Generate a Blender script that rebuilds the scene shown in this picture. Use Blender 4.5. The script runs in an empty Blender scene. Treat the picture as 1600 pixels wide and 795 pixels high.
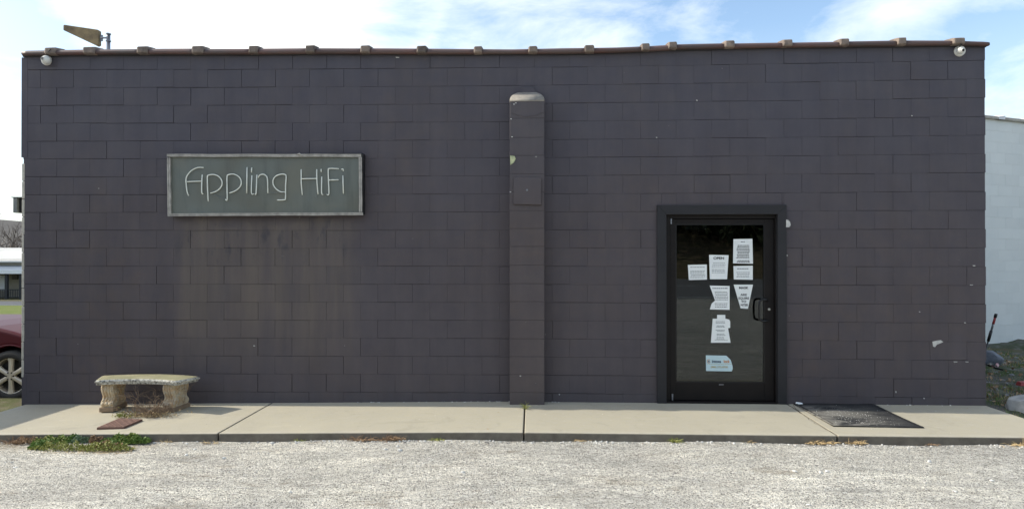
import bpy, bmesh, math, random
import numpy as np
from mathutils import Vector, Matrix, Euler
R = math.radians
random.seed(7); np.random.seed(7)
scene = bpy.context.scene
col = scene.collection

# ------------------------------------------------------------ camera, light, exposure
F = 1040.0; D = 7.37; H = 1.595           # focal length in photo pixels, distance to the wall, eye height
YAW = math.atan(40/F); PITCH = math.atan(4.5/F)
cd = bpy.data.cameras.new('camera'); cam = bpy.data.objects.new('camera', cd); col.objects.link(cam)
cam.location = (0, -D, H)
cam.rotation_euler = (R(90)+PITCH, 0, YAW)
cd.sensor_width = 36; cd.lens = 36*F/1600; cd.clip_start = 0.05; cd.clip_end = 3000
scene.camera = cam
CM = Euler((R(90)+PITCH, 0, YAW)).to_matrix(); CL = Vector((0, -D, H))
def ray(px, py): return CM @ Vector(((px-800)/F, -(py-397.5)/F, -1))
def at_y(px, py, y=0.0):
    d = ray(px, py); t = (y-CL.y)/d.y; return CL + d*t
def at_z(px, py, z=0.0):
    d = ray(px, py); t = (z-CL.z)/d.z; return CL + d*t

SUN_EL, SUN_AZ = 34.0, 2.9                 # the sun stands left, 2.9 degrees behind the plane of the front wall
sun_dir = Vector((-math.cos(R(SUN_EL))*math.cos(R(SUN_AZ)), math.cos(R(SUN_EL))*math.sin(R(SUN_AZ)), math.sin(R(SUN_EL))))
sl = bpy.data.lights.new('sun', 'SUN'); so = bpy.data.objects.new('sun', sl); col.objects.link(so)
sl.energy = 2.9; sl.angle = R(0.5); sl.color = (1.0, .93, .80)
so.rotation_euler = sun_dir.to_track_quat('Z', 'Y').to_euler()
so.location = (-20, 2, 15)

W = bpy.data.worlds.new('World'); scene.world = W; W.use_nodes = True
wt = W.node_tree; wn = wt.nodes; wl_ = wt.links
for n in list(wn): wn.remove(n)
out = wn.new('ShaderNodeOutputWorld'); bg = wn.new('ShaderNodeBackground'); bg.inputs['Strength'].default_value = 0.15
sky = wn.new('ShaderNodeTexSky'); sky.sky_type = 'NISHITA'; sky.sun_disc = False
sky.sun_elevation = R(SUN_EL); sky.sun_rotation = R(-90+SUN_AZ); sky.air_density = 1.0; sky.dust_density = 1.2; sky.ozone_density = 1.0
tc = wn.new('ShaderNodeTexCoord')
def wnode(t, **k):
    n = wn.new(t)
    for a, b in k.items(): setattr(n, a, b)
    return n
def wmath(op, a, b=None, clamp=False):
    n = wn.new('ShaderNodeMath'); n.operation = op; n.use_clamp = clamp
    for i, v in enumerate((a, b)):
        if v is None: continue
        if isinstance(v, (int, float)): n.inputs[i].default_value = v
        else: wl_.new(v, n.inputs[i])
    return n.outputs[0]
mp = wnode('ShaderNodeMapping'); mp.inputs['Scale'].default_value = (1.0, 1.0, 2.6); mp.inputs['Location'].default_value = (1.7, .3, 0.4)
wl_.new(tc.outputs['Generated'], mp.inputs['Vector'])
n1 = wnode('ShaderNodeTexNoise'); n1.inputs['Scale'].default_value = 4.2; n1.inputs['Detail'].default_value = 10; n1.inputs['Roughness'].default_value = .62; n1.inputs['Distortion'].default_value = .35
wl_.new(mp.outputs[0], n1.inputs['Vector'])
def lobe(px, py, width):                  # soft bank of cloud centred on one direction of the sky
    d = ray(px, py).normalized()
    dot = wnode('ShaderNodeVectorMath'); dot.operation = 'DOT_PRODUCT'; dot.inputs[1].default_value = d
    nrm = wnode('ShaderNodeVectorMath'); nrm.operation = 'NORMALIZE'; wl_.new(tc.outputs['Generated'], nrm.inputs[0]); wl_.new(nrm.outputs[0], dot.inputs[0])
    a = wmath('SUBTRACT', 1.0, dot.outputs['Value'])
    a = wmath('DIVIDE', a, 1-math.cos(R(width)))
    return wmath('SUBTRACT', 1.0, a, True)
den = n1.outputs['Fac']
for (px, py, w_, s_) in ((400, -60, 15, .55), (420, 60, 7, .30), (860, 30, 9, .13), (960, 60, 4, .06), (1130, 0, 12, -.10), (600, 0, 4.5, -.30), (60, 30, 9, -.16), (1350, 45, 6, .08), (1600, 110, 9, -.13), (60, 230, 12, -.05)):
    den = wmath('ADD', den, wmath('MULTIPLY', lobe(px, py, w_), s_))
rmp = wnode('ShaderNodeMapRange'); rmp.inputs['From Min'].default_value = .40; rmp.inputs['From Max'].default_value = .86
wl_.new(den, rmp.inputs['Value'])
sepw = wnode('ShaderNodeSeparateXYZ'); wl_.new(tc.outputs['Generated'], sepw.inputs[0])
hz = wmath('SUBTRACT', 1.0, wmath('MULTIPLY', wmath('ABSOLUTE', sepw.outputs['Z']), 3.2), True)   # pale milky air near the horizon
cf = rmp.outputs[0]
hmix = wnode('ShaderNodeMix'); hmix.data_type = 'RGBA'; hmix.inputs[7].default_value = (3.15, 3.65, 3.8, 1)
mixc = wnode('ShaderNodeMix'); mixc.data_type = 'RGBA'
sc_ = wnode('ShaderNodeMix'); sc_.data_type = 'RGBA'; sc_.blend_type = 'MULTIPLY'; sc_.inputs[0].default_value = 1
wl_.new(sky.outputs[0], sc_.inputs[6]); sc_.inputs[7].default_value = (.98, 1.0, .98, 1)
wl_.new(wmath('MULTIPLY', hz, .8), hmix.inputs[0]); wl_.new(sc_.outputs[2], hmix.inputs[6])
wl_.new(cf, mixc.inputs[0]); wl_.new(hmix.outputs[2], mixc.inputs[6]); mixc.inputs[7].default_value = (5.7, 5.8, 5.7, 1)
wl_.new(mixc.outputs[2], bg.inputs['Color']); wl_.new(bg.outputs[0], out.inputs['Surface'])

scene.view_settings.view_transform = 'Standard'; scene.view_settings.look = 'None'
scene.view_settings.exposure = 0.8; scene.view_settings.gamma = 1.0
scene.render.engine = 'CYCLES'

# ------------------------------------------------------------ material helpers
class NT:
    def __init__(s, name):
        s.m = bpy.data.materials.new(name); s.m.use_nodes = True
        s.t = s.m.node_tree; s.n = s.t.nodes; s.l = s.t.links
        s.b = s.n['Principled BSDF']; s.o = s.n['Material Output']
    def node(s, t, **k):
        n = s.n.new(t)
        for a, b in k.items(): setattr(n, a, b)
        return n
    def put(s, v, sock):
        if isinstance(v, (int, float, tuple, list, Vector)): sock.default_value = v
        else: s.l.new(v, sock)
    def math(s, op, a, b=0.0, clamp=False):
        n = s.node('ShaderNodeMath', operation=op, use_clamp=clamp); s.put(a, n.inputs[0]); s.put(b, n.inputs[1]); return n.outputs[0]
    def noise(s, vec, scale, detail=4, rough=.55, dist=0, stretch=None):
        if stretch:
            mp = s.node('ShaderNodeMapping'); s.put(vec, mp.inputs[0]); mp.inputs['Scale'].default_value = stretch; vec = mp.outputs[0]
        n = s.node('ShaderNodeTexNoise'); s.put(vec, n.inputs['Vector']); n.inputs['Scale'].default_value = scale
        n.inputs['Detail'].default_value = detail; n.inputs['Roughness'].default_value = rough; n.inputs['Distortion'].default_value = dist
        return n.outputs['Fac']
    def vor(s, vec, scale, feature='F1', out='Distance'):
        n = s.node('ShaderNodeTexVoronoi', feature=feature); s.put(vec, n.inputs['Vector']); n.inputs['Scale'].default_value = scale; return n.outputs[out]
    def rng(s, v, a, b, c=0.0, d=1.0):
        n = s.node('ShaderNodeMapRange'); s.put(v, n.inputs[0])
        for i, x in enumerate((a, b, c, d)): n.inputs[i+1].default_value = x
        return n.outputs[0]
    def mix(s, f, a, b, blend='MIX'):
        n = s.node('ShaderNodeMix', data_type='RGBA', blend_type=blend); s.put(f, n.inputs[0])
        s.put(a+(1,) if isinstance(a, tuple) else a, n.inputs[6]); s.put(b+(1,) if isinstance(b, tuple) else b, n.inputs[7]); return n.outputs[2]
    def pos(s): return s.node('ShaderNodeNewGeometry').outputs['Position']
    def objc(s): return s.node('ShaderNodeTexCoord').outputs['Object']
    def rnd(s): return s.node('ShaderNodeObjectInfo').outputs['Random']
    def bump(s, h, strength=.5, dist=.01):
        n = s.node('ShaderNodeBump'); n.inputs['Strength'].default_value = strength; n.inputs['Distance'].default_value = dist
        s.put(h, n.inputs['Height']); s.l.new(n.outputs[0], s.b.inputs['Normal'])
    def set(s, color=None, rough=None, metal=None, spec=None):
        if color is not None: s.put(color+(1,) if isinstance(color, tuple) else color, s.b.inputs['Base Color'])
        if rough is not None: s.put(rough, s.b.inputs['Roughness'])
        if metal is not None: s.put(metal, s.b.inputs['Metallic'])
        if spec is not None: s.put(spec, s.b.inputs['Specular IOR Level'])
        return s.m
def simple(name, c, rough=.6, c2=None, sc=6, metal=0, bump=0, bsc=60, spec=.4, r=0):
    t = NT(name); v = t.pos()
    c2 = c2 or tuple(x*.75 for x in c)
    cc = t.mix(t.rng(t.noise(v, sc, 6, .6), .3, .7), c, c2)
    if r:
        cc = t.mix(1.0, cc, t.mix(t.rnd(), (1-r,)*3, (1+r,)*3), 'MULTIPLY')
    t.set(cc, rough, metal, spec)
    if bump: t.bump(t.noise(v, bsc, 5, .65), bump, .004)
    return t.m

# painted block wall
def paint_mat(name, base=(.090, .079, .086), lift=1.0):
    t = NT(name); v = t.pos()
    b = t.mix(t.rng(t.noise(v, .55, 5, .6), .34, .66), base, (base[0]*1.10, base[1]*1.0, base[2]*.86))
    b = t.mix(t.rng(t.noise(v, 4.5, 7, .7), .3, .75), b, (base[0]*.84, base[1]*.84, base[2]*.9))
    sq = t.node('ShaderNodeSeparateXYZ'); t.l.new(v, sq.inputs[0])
    upper_blue = t.rng(t.math('ADD', sq.outputs[2], t.math('MULTIPLY', t.noise(v, .8, 4), 1.6)), 2.6, 4.6)   # upper courses tinted bluer
    b = t.mix(upper_blue, b, t.mix(1.0, b, (.98, 1.07, 1.18), 'MULTIPLY'))
    # wash-out stain below the sign: edges of its own, runs downwards
    sp = t.node('ShaderNodeSeparateXYZ'); t.l.new(v, sp.inputs[0])
    wob = t.math('MULTIPLY', t.math('SUBTRACT', t.noise(v, 2.2, 4), .5), .5)
    x = t.math('ADD', sp.outputs[0], wob); z = t.math('ADD', sp.outputs[2], wob)
    mx = t.math('MULTIPLY', t.rng(x, -4.15, -3.95), t.rng(x, -1.95, -2.25)); mz = t.math('MULTIPLY', t.rng(z, 2.04, 1.95), t.rng(z, .25, 1.0))
    st = t.rng(t.noise(v, 7, 4, .6, 0, (1, 1, .08)), .35, .62, .35, 1.0)
    m = t.math('MULTIPLY', t.math('MULTIPLY', mx, mz), st)
    b = t.mix(t.math('MULTIPLY', m, .9), b, (.128, .106, .092))
    dk = t.math('MULTIPLY', t.math('MULTIPLY', mx, t.math('MULTIPLY', t.rng(z, 2.05, 1.95), t.rng(z, 1.45, 1.7))), t.rng(t.noise(v, 9, 3, .6, 0, (1, 1, .35)), .55, .66))
    b = t.mix(t.math('MULTIPLY', dk, .85), b, (.066, .060, .067))
    # pale dust at the foot, a few chalky scuffs
    dust = t.math('MULTIPLY', t.rng(sp.outputs[2], .22, -.06), t.rng(t.noise(v, 9, 6, .7), .42, .7))
    b = t.mix(t.math('MULTIPLY', dust, .35), b, (.13, .125, .12))
    b = t.mix(t.rng(t.noise(v, 17, 3, .5), .755, .78), b, (.30, .29, .27))
    # roller streaks and a slightly different coat on each block
    b = t.mix(1.0, b, t.mix(t.rng(t.noise(v, 5, 5, .65, 0, (1, 1, .12)), .3, .7), (.91, .91, .92), (1.07, 1.07, 1.06)), 'MULTIPLY')
    kk = t.math('SUBTRACT', 1.0, t.math('MULTIPLY', .015, t.math('SUBTRACT', 1.0, t.math('POWER', t.math('ABSOLUTE', t.math('DIVIDE', sp.outputs[0], 5.4)), 2.0))))
    zu = t.math('ADD', H, t.math('DIVIDE', t.math('SUBTRACT', sp.outputs[2], H), kk))
    row = t.math('FLOOR', t.math('DIVIDE', t.math('SUBTRACT', zu, .072), .2032))
    even = t.math('SUBTRACT', 1.0, t.math('FLOORED_MODULO', row, 2.0))
    bx = t.math('FLOOR', t.math('SUBTRACT', t.math('DIVIDE', t.math('SUBTRACT', sp.outputs[0], at_y(63, 148).x), .3885), t.math('MULTIPLY', even, .5)))
    cb = t.node('ShaderNodeCombineXYZ'); t.l.new(bx, cb.inputs[0]); t.l.new(row, cb.inputs[1])
    wn_ = t.node('ShaderNodeTexWhiteNoise', noise_dimensions='2D'); t.l.new(cb.outputs[0], wn_.inputs['Vector'])
    amt = t.math('ADD', .20, t.math('MULTIPLY', t.math('MULTIPLY', mx, mz), .42))
    b = t.mix(amt, b, t.mix(1.0, b, t.mix(wn_.outputs['Value'], (.86, .87, .90), (1.13, 1.11, 1.09)), 'MULTIPLY'))
    t.set(b, t.rng(t.noise(v, 3, 4), .3, .7, .62, .82), 0, .35)
    h = t.math('ADD', t.math('MULTIPLY', t.noise(v, 210, 4, .7), .8), t.math('MULTIPLY', t.noise(v, 40, 4, .6), .5))
    t.bump(h, .55, .005)
    return t.m
M = {}
M['paint'] = paint_mat('dark_wall_paint')
M['pilaster'] = paint_mat('pilaster_paint', (.100, .085, .086))
M['white_block'] = simple('white_block_paint', (.78, .80, .77), .7, (.72, .75, .73), 1.5, bump=.4, bsc=150, r=.03)
M['white_trim'] = simple('old_white_paint', (.56, .52, .43), .6, (.38, .35, .29), 14)
M['bare'] = simple('bare_patch', (.62, .61, .57), .8, (.45, .44, .42), 30, bump=.3)
M['bare_yellow'] = simple('bare_patch_yellow', (.62, .62, .36), .8, (.3, .36, .22), 30, bump=.3)
M['cap_pale'] = simple('pale_cap', (.36, .33, .28), .8, (.22, .20, .18), 16, bump=.4)
M['coping'] = simple('clay_coping', (.125, .062, .052), .5, (.085, .07, .066), 2.4, bump=.25, bsc=30, r=.22)
M['collar'] = simple('mortar_collar', (.30, .235, .19), .8, (.10, .082, .072), 9, bump=.5, bsc=40, r=.2)
M['concrete_dark'] = simple('roof_felt', (.05, .05, .05), .9)
M['frame_trim'] = simple('door_trim_paint', (.024, .023, .026), .6, (.018, .018, .020), 5, bump=.2)
M['alu_dark'] = simple('dark_bronze_aluminium', (.010, .0085, .0085), .5, (.015, .012, .011), 8, spec=.22)
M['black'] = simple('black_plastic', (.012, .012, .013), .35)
M['chrome'] = simple('worn_metal', (.55, .54, .5), .3, (.4, .4, .38), 20, metal=1)
M['steel'] = simple('galvanised_steel', (.35, .36, .38), .45, (.22, .23, .26), 20, metal=.7)
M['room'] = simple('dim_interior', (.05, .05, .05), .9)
M['paper'] = simple('white_paper', (.86, .88, .86), .6, (.80, .83, .82), 10)
M['paper_blue'] = simple('pale_blue_card', (.56, .72, .76), .5, (.50, .66, .70), 10)
M['tape'] = simple('clear_tape', (.70, .72, .68), .3, (.62, .64, .58), 10)
M['ink'] = simple('black_ink', (.03, .03, .035), .7)
M['ink_grey'] = simple('grey_ink', (.20, .22, .23), .7)
M['ink_navy'] = simple('navy_ink', (.01, .03, .08), .6)
M['ink_orange'] = simple('orange_ink', (.60, .22, .03), .6)
M['ink_gold'] = simple('gold_ink', (.42, .32, .10), .6)
M['cam_white'] = simple('camera_white', (.74, .74, .70), .35, (.66, .65, .6), 30)
M['neon'] = simple('unlit_neon_tube', (.80, .82, .74), .22, (.70, .72, .64), 20, spec=.6)
M['tan_plastic'] = simple('weathered_tan_shell', (.34, .25, .12), .6, (.13, .09, .05), 9, bump=.3)
M['soil'] = simple('soil', (.10, .075, .05), .95, (.06, .045, .03), 20, bump=.6)
M['rubber'] = simple('rubber', (.018, .018, .018), .75, (.03, .03, .03), 20, bump=.3)
M['stone'] = simple('field_stone', (.36, .35, .34), .9, (.18, .19, .20), 6, bump=.8, bsc=25)
M['stone_pale'] = simple('pale_field_stone', (.55, .54, .50), .9, (.30, .30, .29), 7, bump=.8, bsc=25)
M['stone_blue'] = simple('grey_stone', (.20, .22, .25), .9, (.10, .11, .13), 9, bump=.8, bsc=25)
M['red'] = simple('red_plastic', (.42, .05, .05), .45, (.2, .03, .03), 14)
M['pale_red'] = simple('pink_plastic', (.55, .30, .32), .5)
M['grey_paint'] = simple('box_grey', (.20, .22, .21), .5, (.13, .14, .14), 8)
M['glass_dark'] = simple('tinted_window', (.012, .014, .016), .06, spec=.6)
M['car_paint'] = simple('maroon_car_paint', (.075, .007, .012), .42, (.070, .009, .015), 2, spec=.22)
M['car_trim'] = simple('car_black_trim', (.02, .02, .02), .5)
M['rim'] = simple('silver_alloy', (.60, .55, .46), .35, (.45, .42, .36), 6, metal=.35)
M['lamp'] = simple('clear_lamp', (.6, .62, .65), .1, metal=.3)
M['tail'] = simple('red_lamp', (.4, .02, .02), .15)
M['house_wall'] = simple('beige_siding', (.34, .31, .25), .8, (.28, .25, .2), 1)
M['roof_light'] = simple('pale_sheet_roof', (.62, .61, .57), .6, (.50, .49, .46), .4)
M['roof_blue'] = simple('grey_blue_sheet', (.16, .20, .25), .5, (.12, .15, .19), .5)
M['white'] = simple('white_paint', (.78, .80, .82), .5, (.7, .72, .74), 2)
M['dark_wood'] = simple('porch_dark', (.022, .025, .03), .7)
M['bark'] = simple('grey_bark', (.16, .13, .11), .9, (.09, .07, .06), 3)
M['twig'] = simple('dry_twig', (.34, .25, .17), .9, (.16, .11, .07), 12)
M['straw'] = simple('dry_straw', (.58, .45, .25), .85, (.40, .28, .14), 10)
M['leaf'] = simple('weed_leaf', (.10, .19, .03), .6, (.17, .24, .05), 13)
M['leaf_yellow'] = simple('weed_leaf_yellow', (.34, .33, .09), .6, (.22, .25, .06), 13)
M['leaf_pale'] = simple('weed_leaf_pale', (.20, .27, .16), .6, (.13, .20, .10), 13)
M['leaf_red'] = simple('dead_leaf', (.42, .28, .16), .8, (.26, .17, .10), 13)
M['leaf_dark'] = simple('dark_foliage', (.030, .045, .018), .8, (.045, .055, .022), 1)
M['thicket'] = simple('bare_thicket', (.17, .14, .115), .95, (.10, .085, .07), .4)

def concrete():
    t = NT('sidewalk_concrete'); v = t.pos()
    c = t.mix(t.rng(t.noise(v, 1.1, 6, .62), .3, .7), (.475, .435, .325), (.395, .362, .275))
    c = t.mix(t.rng(t.noise(v, 14, 6, .7), .35, .75), c, (.43, .40, .33))
    c = t.mix(t.rng(t.noise(v, 260, 2, .5), .60, .72), c, (.26, .25, .22))
    sp = t.node('ShaderNodeSeparateXYZ'); t.l.new(v, sp.inputs[0])
    edge = t.math('MULTIPLY', t.rng(sp.outputs[1], -1.20, -1.27), t.rng(t.noise(v, 6, 5, .7), .35, .65))
    c = t.mix(t.math('MULTIPLY', edge, .35), c, (.56, .53, .45))
    c = t.mix(t.math('MULTIPLY', t.rng(t.noise(v, 2.6, 8, .7, 1.2), .56, .70), .45), c, (.30, .275, .22))
    c = t.mix(t.math('MULTIPLY', t.rng(t.noise(v, 5.5, 8, .72, .4, (.5, 1.6, 1)), .58, .68), .30), c, (.56, .52, .42))
    c = t.mix(t.rng(t.noise(v, 75, 2, .5), .735, .76), c, (.13, .12, .10))
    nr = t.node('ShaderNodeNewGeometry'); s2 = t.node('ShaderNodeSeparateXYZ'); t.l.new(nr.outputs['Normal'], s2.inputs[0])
    side = t.rng(s2.outputs[2], .8, .2)                      # the kerb face is a darker mottled brown
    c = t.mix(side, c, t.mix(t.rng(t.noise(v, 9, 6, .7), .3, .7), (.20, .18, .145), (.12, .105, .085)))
    c = t.mix(1.0, c, t.mix(t.rnd(), (.95, .95, .95), (1.04, 1.04, 1.03)), 'MULTIPLY')
    t.set(c, .85, 0, .25)
    t.bump(t.math('ADD', t.noise(v, 180, 4, .7), t.noise(v, 30, 4, .6)), .35, .004)
    return t.m
M['concrete'] = concrete()
def gravel(name='lot_gravel'):
    t = NT(name); v = t.pos()
    big = t.noise(v, .9, 5, .6, .4, (1, 2.4, 1))
    c = t.mix(t.rng(big, .35, .66), (.90, .86, .76), (.64, .61, .55))
    c = t.mix(t.rng(t.noise(v, 2.3, 5, .65, .3, (1, 2.2, 1)), .55, .75), c, (.40, .345, .27))
    c = t.mix(t.math('MULTIPLY', t.rng(t.noise(v, 3.1, 7, .7, .8, (.6, 2.6, 1)), .5, .66), .8), c, (.50, .48, .44))
    c = t.mix(t.math('MULTIPLY', t.rng(t.noise(v, .35, 4, .6), .5, .62), .5), c, (.47, .455, .42))
    spg = t.node('ShaderNodeSeparateXYZ'); t.l.new(v, spg.inputs[0])
    kd = t.math('MULTIPLY', t.math('MULTIPLY', t.rng(spg.outputs[1], -1.75, -1.4), t.rng(spg.outputs[0], -3.2, -4.0)), t.rng(t.noise(v, 5, 6, .7), .35, .6))
    c = t.mix(kd, c, (.42, .35, .24))
    c = t.mix(1.0, c, t.mix(t.rng(t.noise(v, 8, 5, .7, .6, (.7, 1.8, 1)), .32, .68), (.74, .74, .73), (1.20, 1.20, 1.19)), 'MULTIPLY')
    vo = t.vor(v, 125, out='Color'); sp = t.node('ShaderNodeSeparateColor'); t.l.new(vo, sp.inputs[0])
    d = t.vor(v, 125)
    c = t.mix(1.0, c, t.mix(sp.outputs[0], (.70, .70, .69), (1.24, 1.24, 1.23)), 'MULTIPLY')
    c = t.mix(t.rng(sp.outputs[1], .84, .87), c, (.17, .165, .155))
    c = t.mix(t.math('MULTIPLY', t.rng(d, .55, .8), .6), c, (.17, .155, .135))
    ds = t.noise(v, 50, 3, .6, .8, (.75, 1.5, 1))
    c = t.mix(t.math('MULTIPLY', t.rng(ds, .585, .64), .75), c, (.17, .16, .14))
    c = t.mix(t.math('MULTIPLY', t.rng(t.noise(v, 34, 3, .6, .5, (.8, 1.4, 1)), .56, .66), .55), c, (.88, .87, .82))
    t.set(c, .9, 0, .2)
    h = t.math('SUBTRACT', t.math('MULTIPLY', t.noise(v, 30, 6, .7), 3.0), d)
    t.bump(h, .85, .011)
    return t.m
M['gravel'] = gravel()
def stones_mat():
    t = NT('loose_stone'); v = t.pos()
    vo = t.vor(v, 22, out='Color'); sp = t.node('ShaderNodeSeparateColor'); t.l.new(vo, sp.inputs[0])
    c = t.mix(sp.outputs[0], (.48, .47, .44), (.80, .79, .74)); c = t.mix(t.rng(sp.outputs[1], .82, .86), c, (.19, .18, .17))
    t.set(c, .85); return t.m
M['stones'] = stones_mat()
def groundmat(name, a, b, c3):
    t = NT(name); v = t.pos()
    c = t.mix(t.rng(t.noise(v, 1.3, 6, .65), .38, .62), a, b); c = t.mix(t.rng(t.noise(v, 5, 6, .7), .5, .68), c, c3)
    t.set(c, .95, 0, .1); t.bump(t.noise(v, 26, 6, .7), .8, .03); return t.m
M['ground'] = groundmat('rough_grass_ground', (.085, .10, .04), (.12, .10, .07), (.16, .14, .10))
M['yard'] = groundmat('yard_earth', (.12, .115, .10), (.06, .085, .035), (.20, .19, .18))
M['bank'] = groundmat('dry_bank', (.17, .13, .085), (.09, .09, .045), (.22, .17, .11))
M['lawn'] = groundmat('lawn', (.13, .17, .04), (.17, .19, .06), (.12, .15, .05))
M['asphalt'] = simple('asphalt', (.21, .21, .21), .9, (.16, .16, .16), 2, bump=.3)
M['asphalt_dark'] = simple('blue_grey_asphalt', (.085, .09, .10), .9, (.07, .075, .085), 2)
M['hill'] = groundmat('wooded_hill', (.12, .11, .10), (.085, .085, .085), (.14, .125, .11))
def bench_mat(name, edge):
    t = NT(name); v = t.pos()
    c = t.mix(t.rng(t.noise(v, 9, 6, .6), .35, .65), (.60, .50, .35), (.52, .35, .19))
    c = t.mix(t.rng(t.noise(v, 20, 6, .7), .48, .68), c, (.58, .54, .44))
    c = t.mix(t.rng(t.noise(v, 34, 4, .7), .63, .72), c, (.22, .17, .12))
    if edge:
        nr = t.node('ShaderNodeNewGeometry'); s2 = t.node('ShaderNodeSeparateXYZ'); t.l.new(nr.outputs['Normal'], s2.inputs[0])
        e = t.mix(t.rng(t.noise(v, 42, 5, .7), .46, .62), (.62, .60, .53), (.13, .125, .11))
        top = t.mix(t.rng(t.noise(v, 7, 5, .6), .3, .7), (.37, .34, .22), (.27, .26, .15))
        top = t.mix(t.rng(t.noise(v, 50, 5, .7), .60, .68), top, (.14, .14, .09))
        c = t.mix(t.rng(s2.outputs[2], .75, .95), e, top)
    t.set(c, .9, 0, .2)
    t.bump(t.math('ADD', t.noise(v, 70, 5, .7), t.vor(v, 60)), .7, .008); return t.m
M['plinth'] = simple('plinth_stone', (.34, .24, .15), .9, (.22, .16, .11), 9, bump=.5)
M['bench'] = bench_mat('weathered_cast_stone', False); M['bench_top'] = bench_mat('lichened_cast_stone', True)
def glass():
    t = NT('door_glass')
    fr = t.node('ShaderNodeFresnel'); fr.inputs['IOR'].default_value = 1.52
    gl = t.node('ShaderNodeBsdfGlossy'); gl.inputs['Roughness'].default_value = 0; gl.inputs['Color'].default_value = (.92, .98, 1, 1)
    tr = t.node('ShaderNodeBsdfTransparent'); tr.inputs['Color'].default_value = (.45, .47, .47, 1)
    mx = t.node('ShaderNodeMixShader'); t.l.new(t.math('MULTIPLY', fr.outputs[0], 1.35, True), mx.inputs[0]); t.l.new(tr.outputs[0], mx.inputs[1]); t.l.new(gl.outputs[0], mx.inputs[2])
    t.l.new(mx.outputs[0], t.o.inputs['Surface']); return t.m
M['glass'] = glass()
def sign_mat():
    t = NT('sign_panel'); v = t.pos()
    c = t.mix(t.rng(t.noise(v, 2.2, 4, .5), .35, .65), (.140, .156, .138), (.122, .126, .102))
    c = t.mix(t.rng(t.noise(v, 60, 3, .6), .66, .72), c, (.16, .16, .14))
    c = t.mix(t.math('MULTIPLY', t.rng(t.noise(v, 9, 5, .65, 0, (1, 1, .14)), .50, .68), .45), c, (.075, .085, .075))
    c = t.mix(t.math('MULTIPLY', t.rng(t.noise(v, 1.3, 3), .5, .62), .6), c, (.165, .165, .13))
    t.set(c, .42, 0, .5); return t.m
M['sign_panel'] = sign_mat()
M['alu'] = simple('weathered_aluminium_trim', (.52, .49, .44), .5, (.26, .245, .22), 12, metal=.1, bump=.2)
def mat_mat():
    t = NT('worn_rubber_mat'); v = t.pos()
    m = t.rng(t.noise(v, 3.4, 7, .68, .5, (.7, 1.6, 1)), .40, .52)
    sp = t.node('ShaderNodeSeparateXYZ'); t.l.new(v, sp.inputs[0])
    m = t.math('MULTIPLY', m, t.math('MULTIPLY', t.rng(sp.outputs[0], 3.60, 3.0), t.rng(sp.outputs[1], -.08, -.22)))
    c = t.mix(t.math('MULTIPLY', m, .85), (.022, .023, .025), (.22, .21, .185))
    c = t.mix(t.rng(t.noise(v, 24, 6, .75), .60, .68), c, (.17, .165, .15))
    t.set(c, .8, 0, .35); t.bump(t.noise(v, 90, 4, .7), .6, .006); return t.m
M['mat'] = mat_mat()
M['drain_top'] = simple('worn_iron_tread', (.36, .22, .17), .7, (.25, .15, .12), 18)
M['drain'] = simple('rusty_iron_cover', (.17, .095, .075), .8, (.11, .06, .045), 18, bump=.4)

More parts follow.
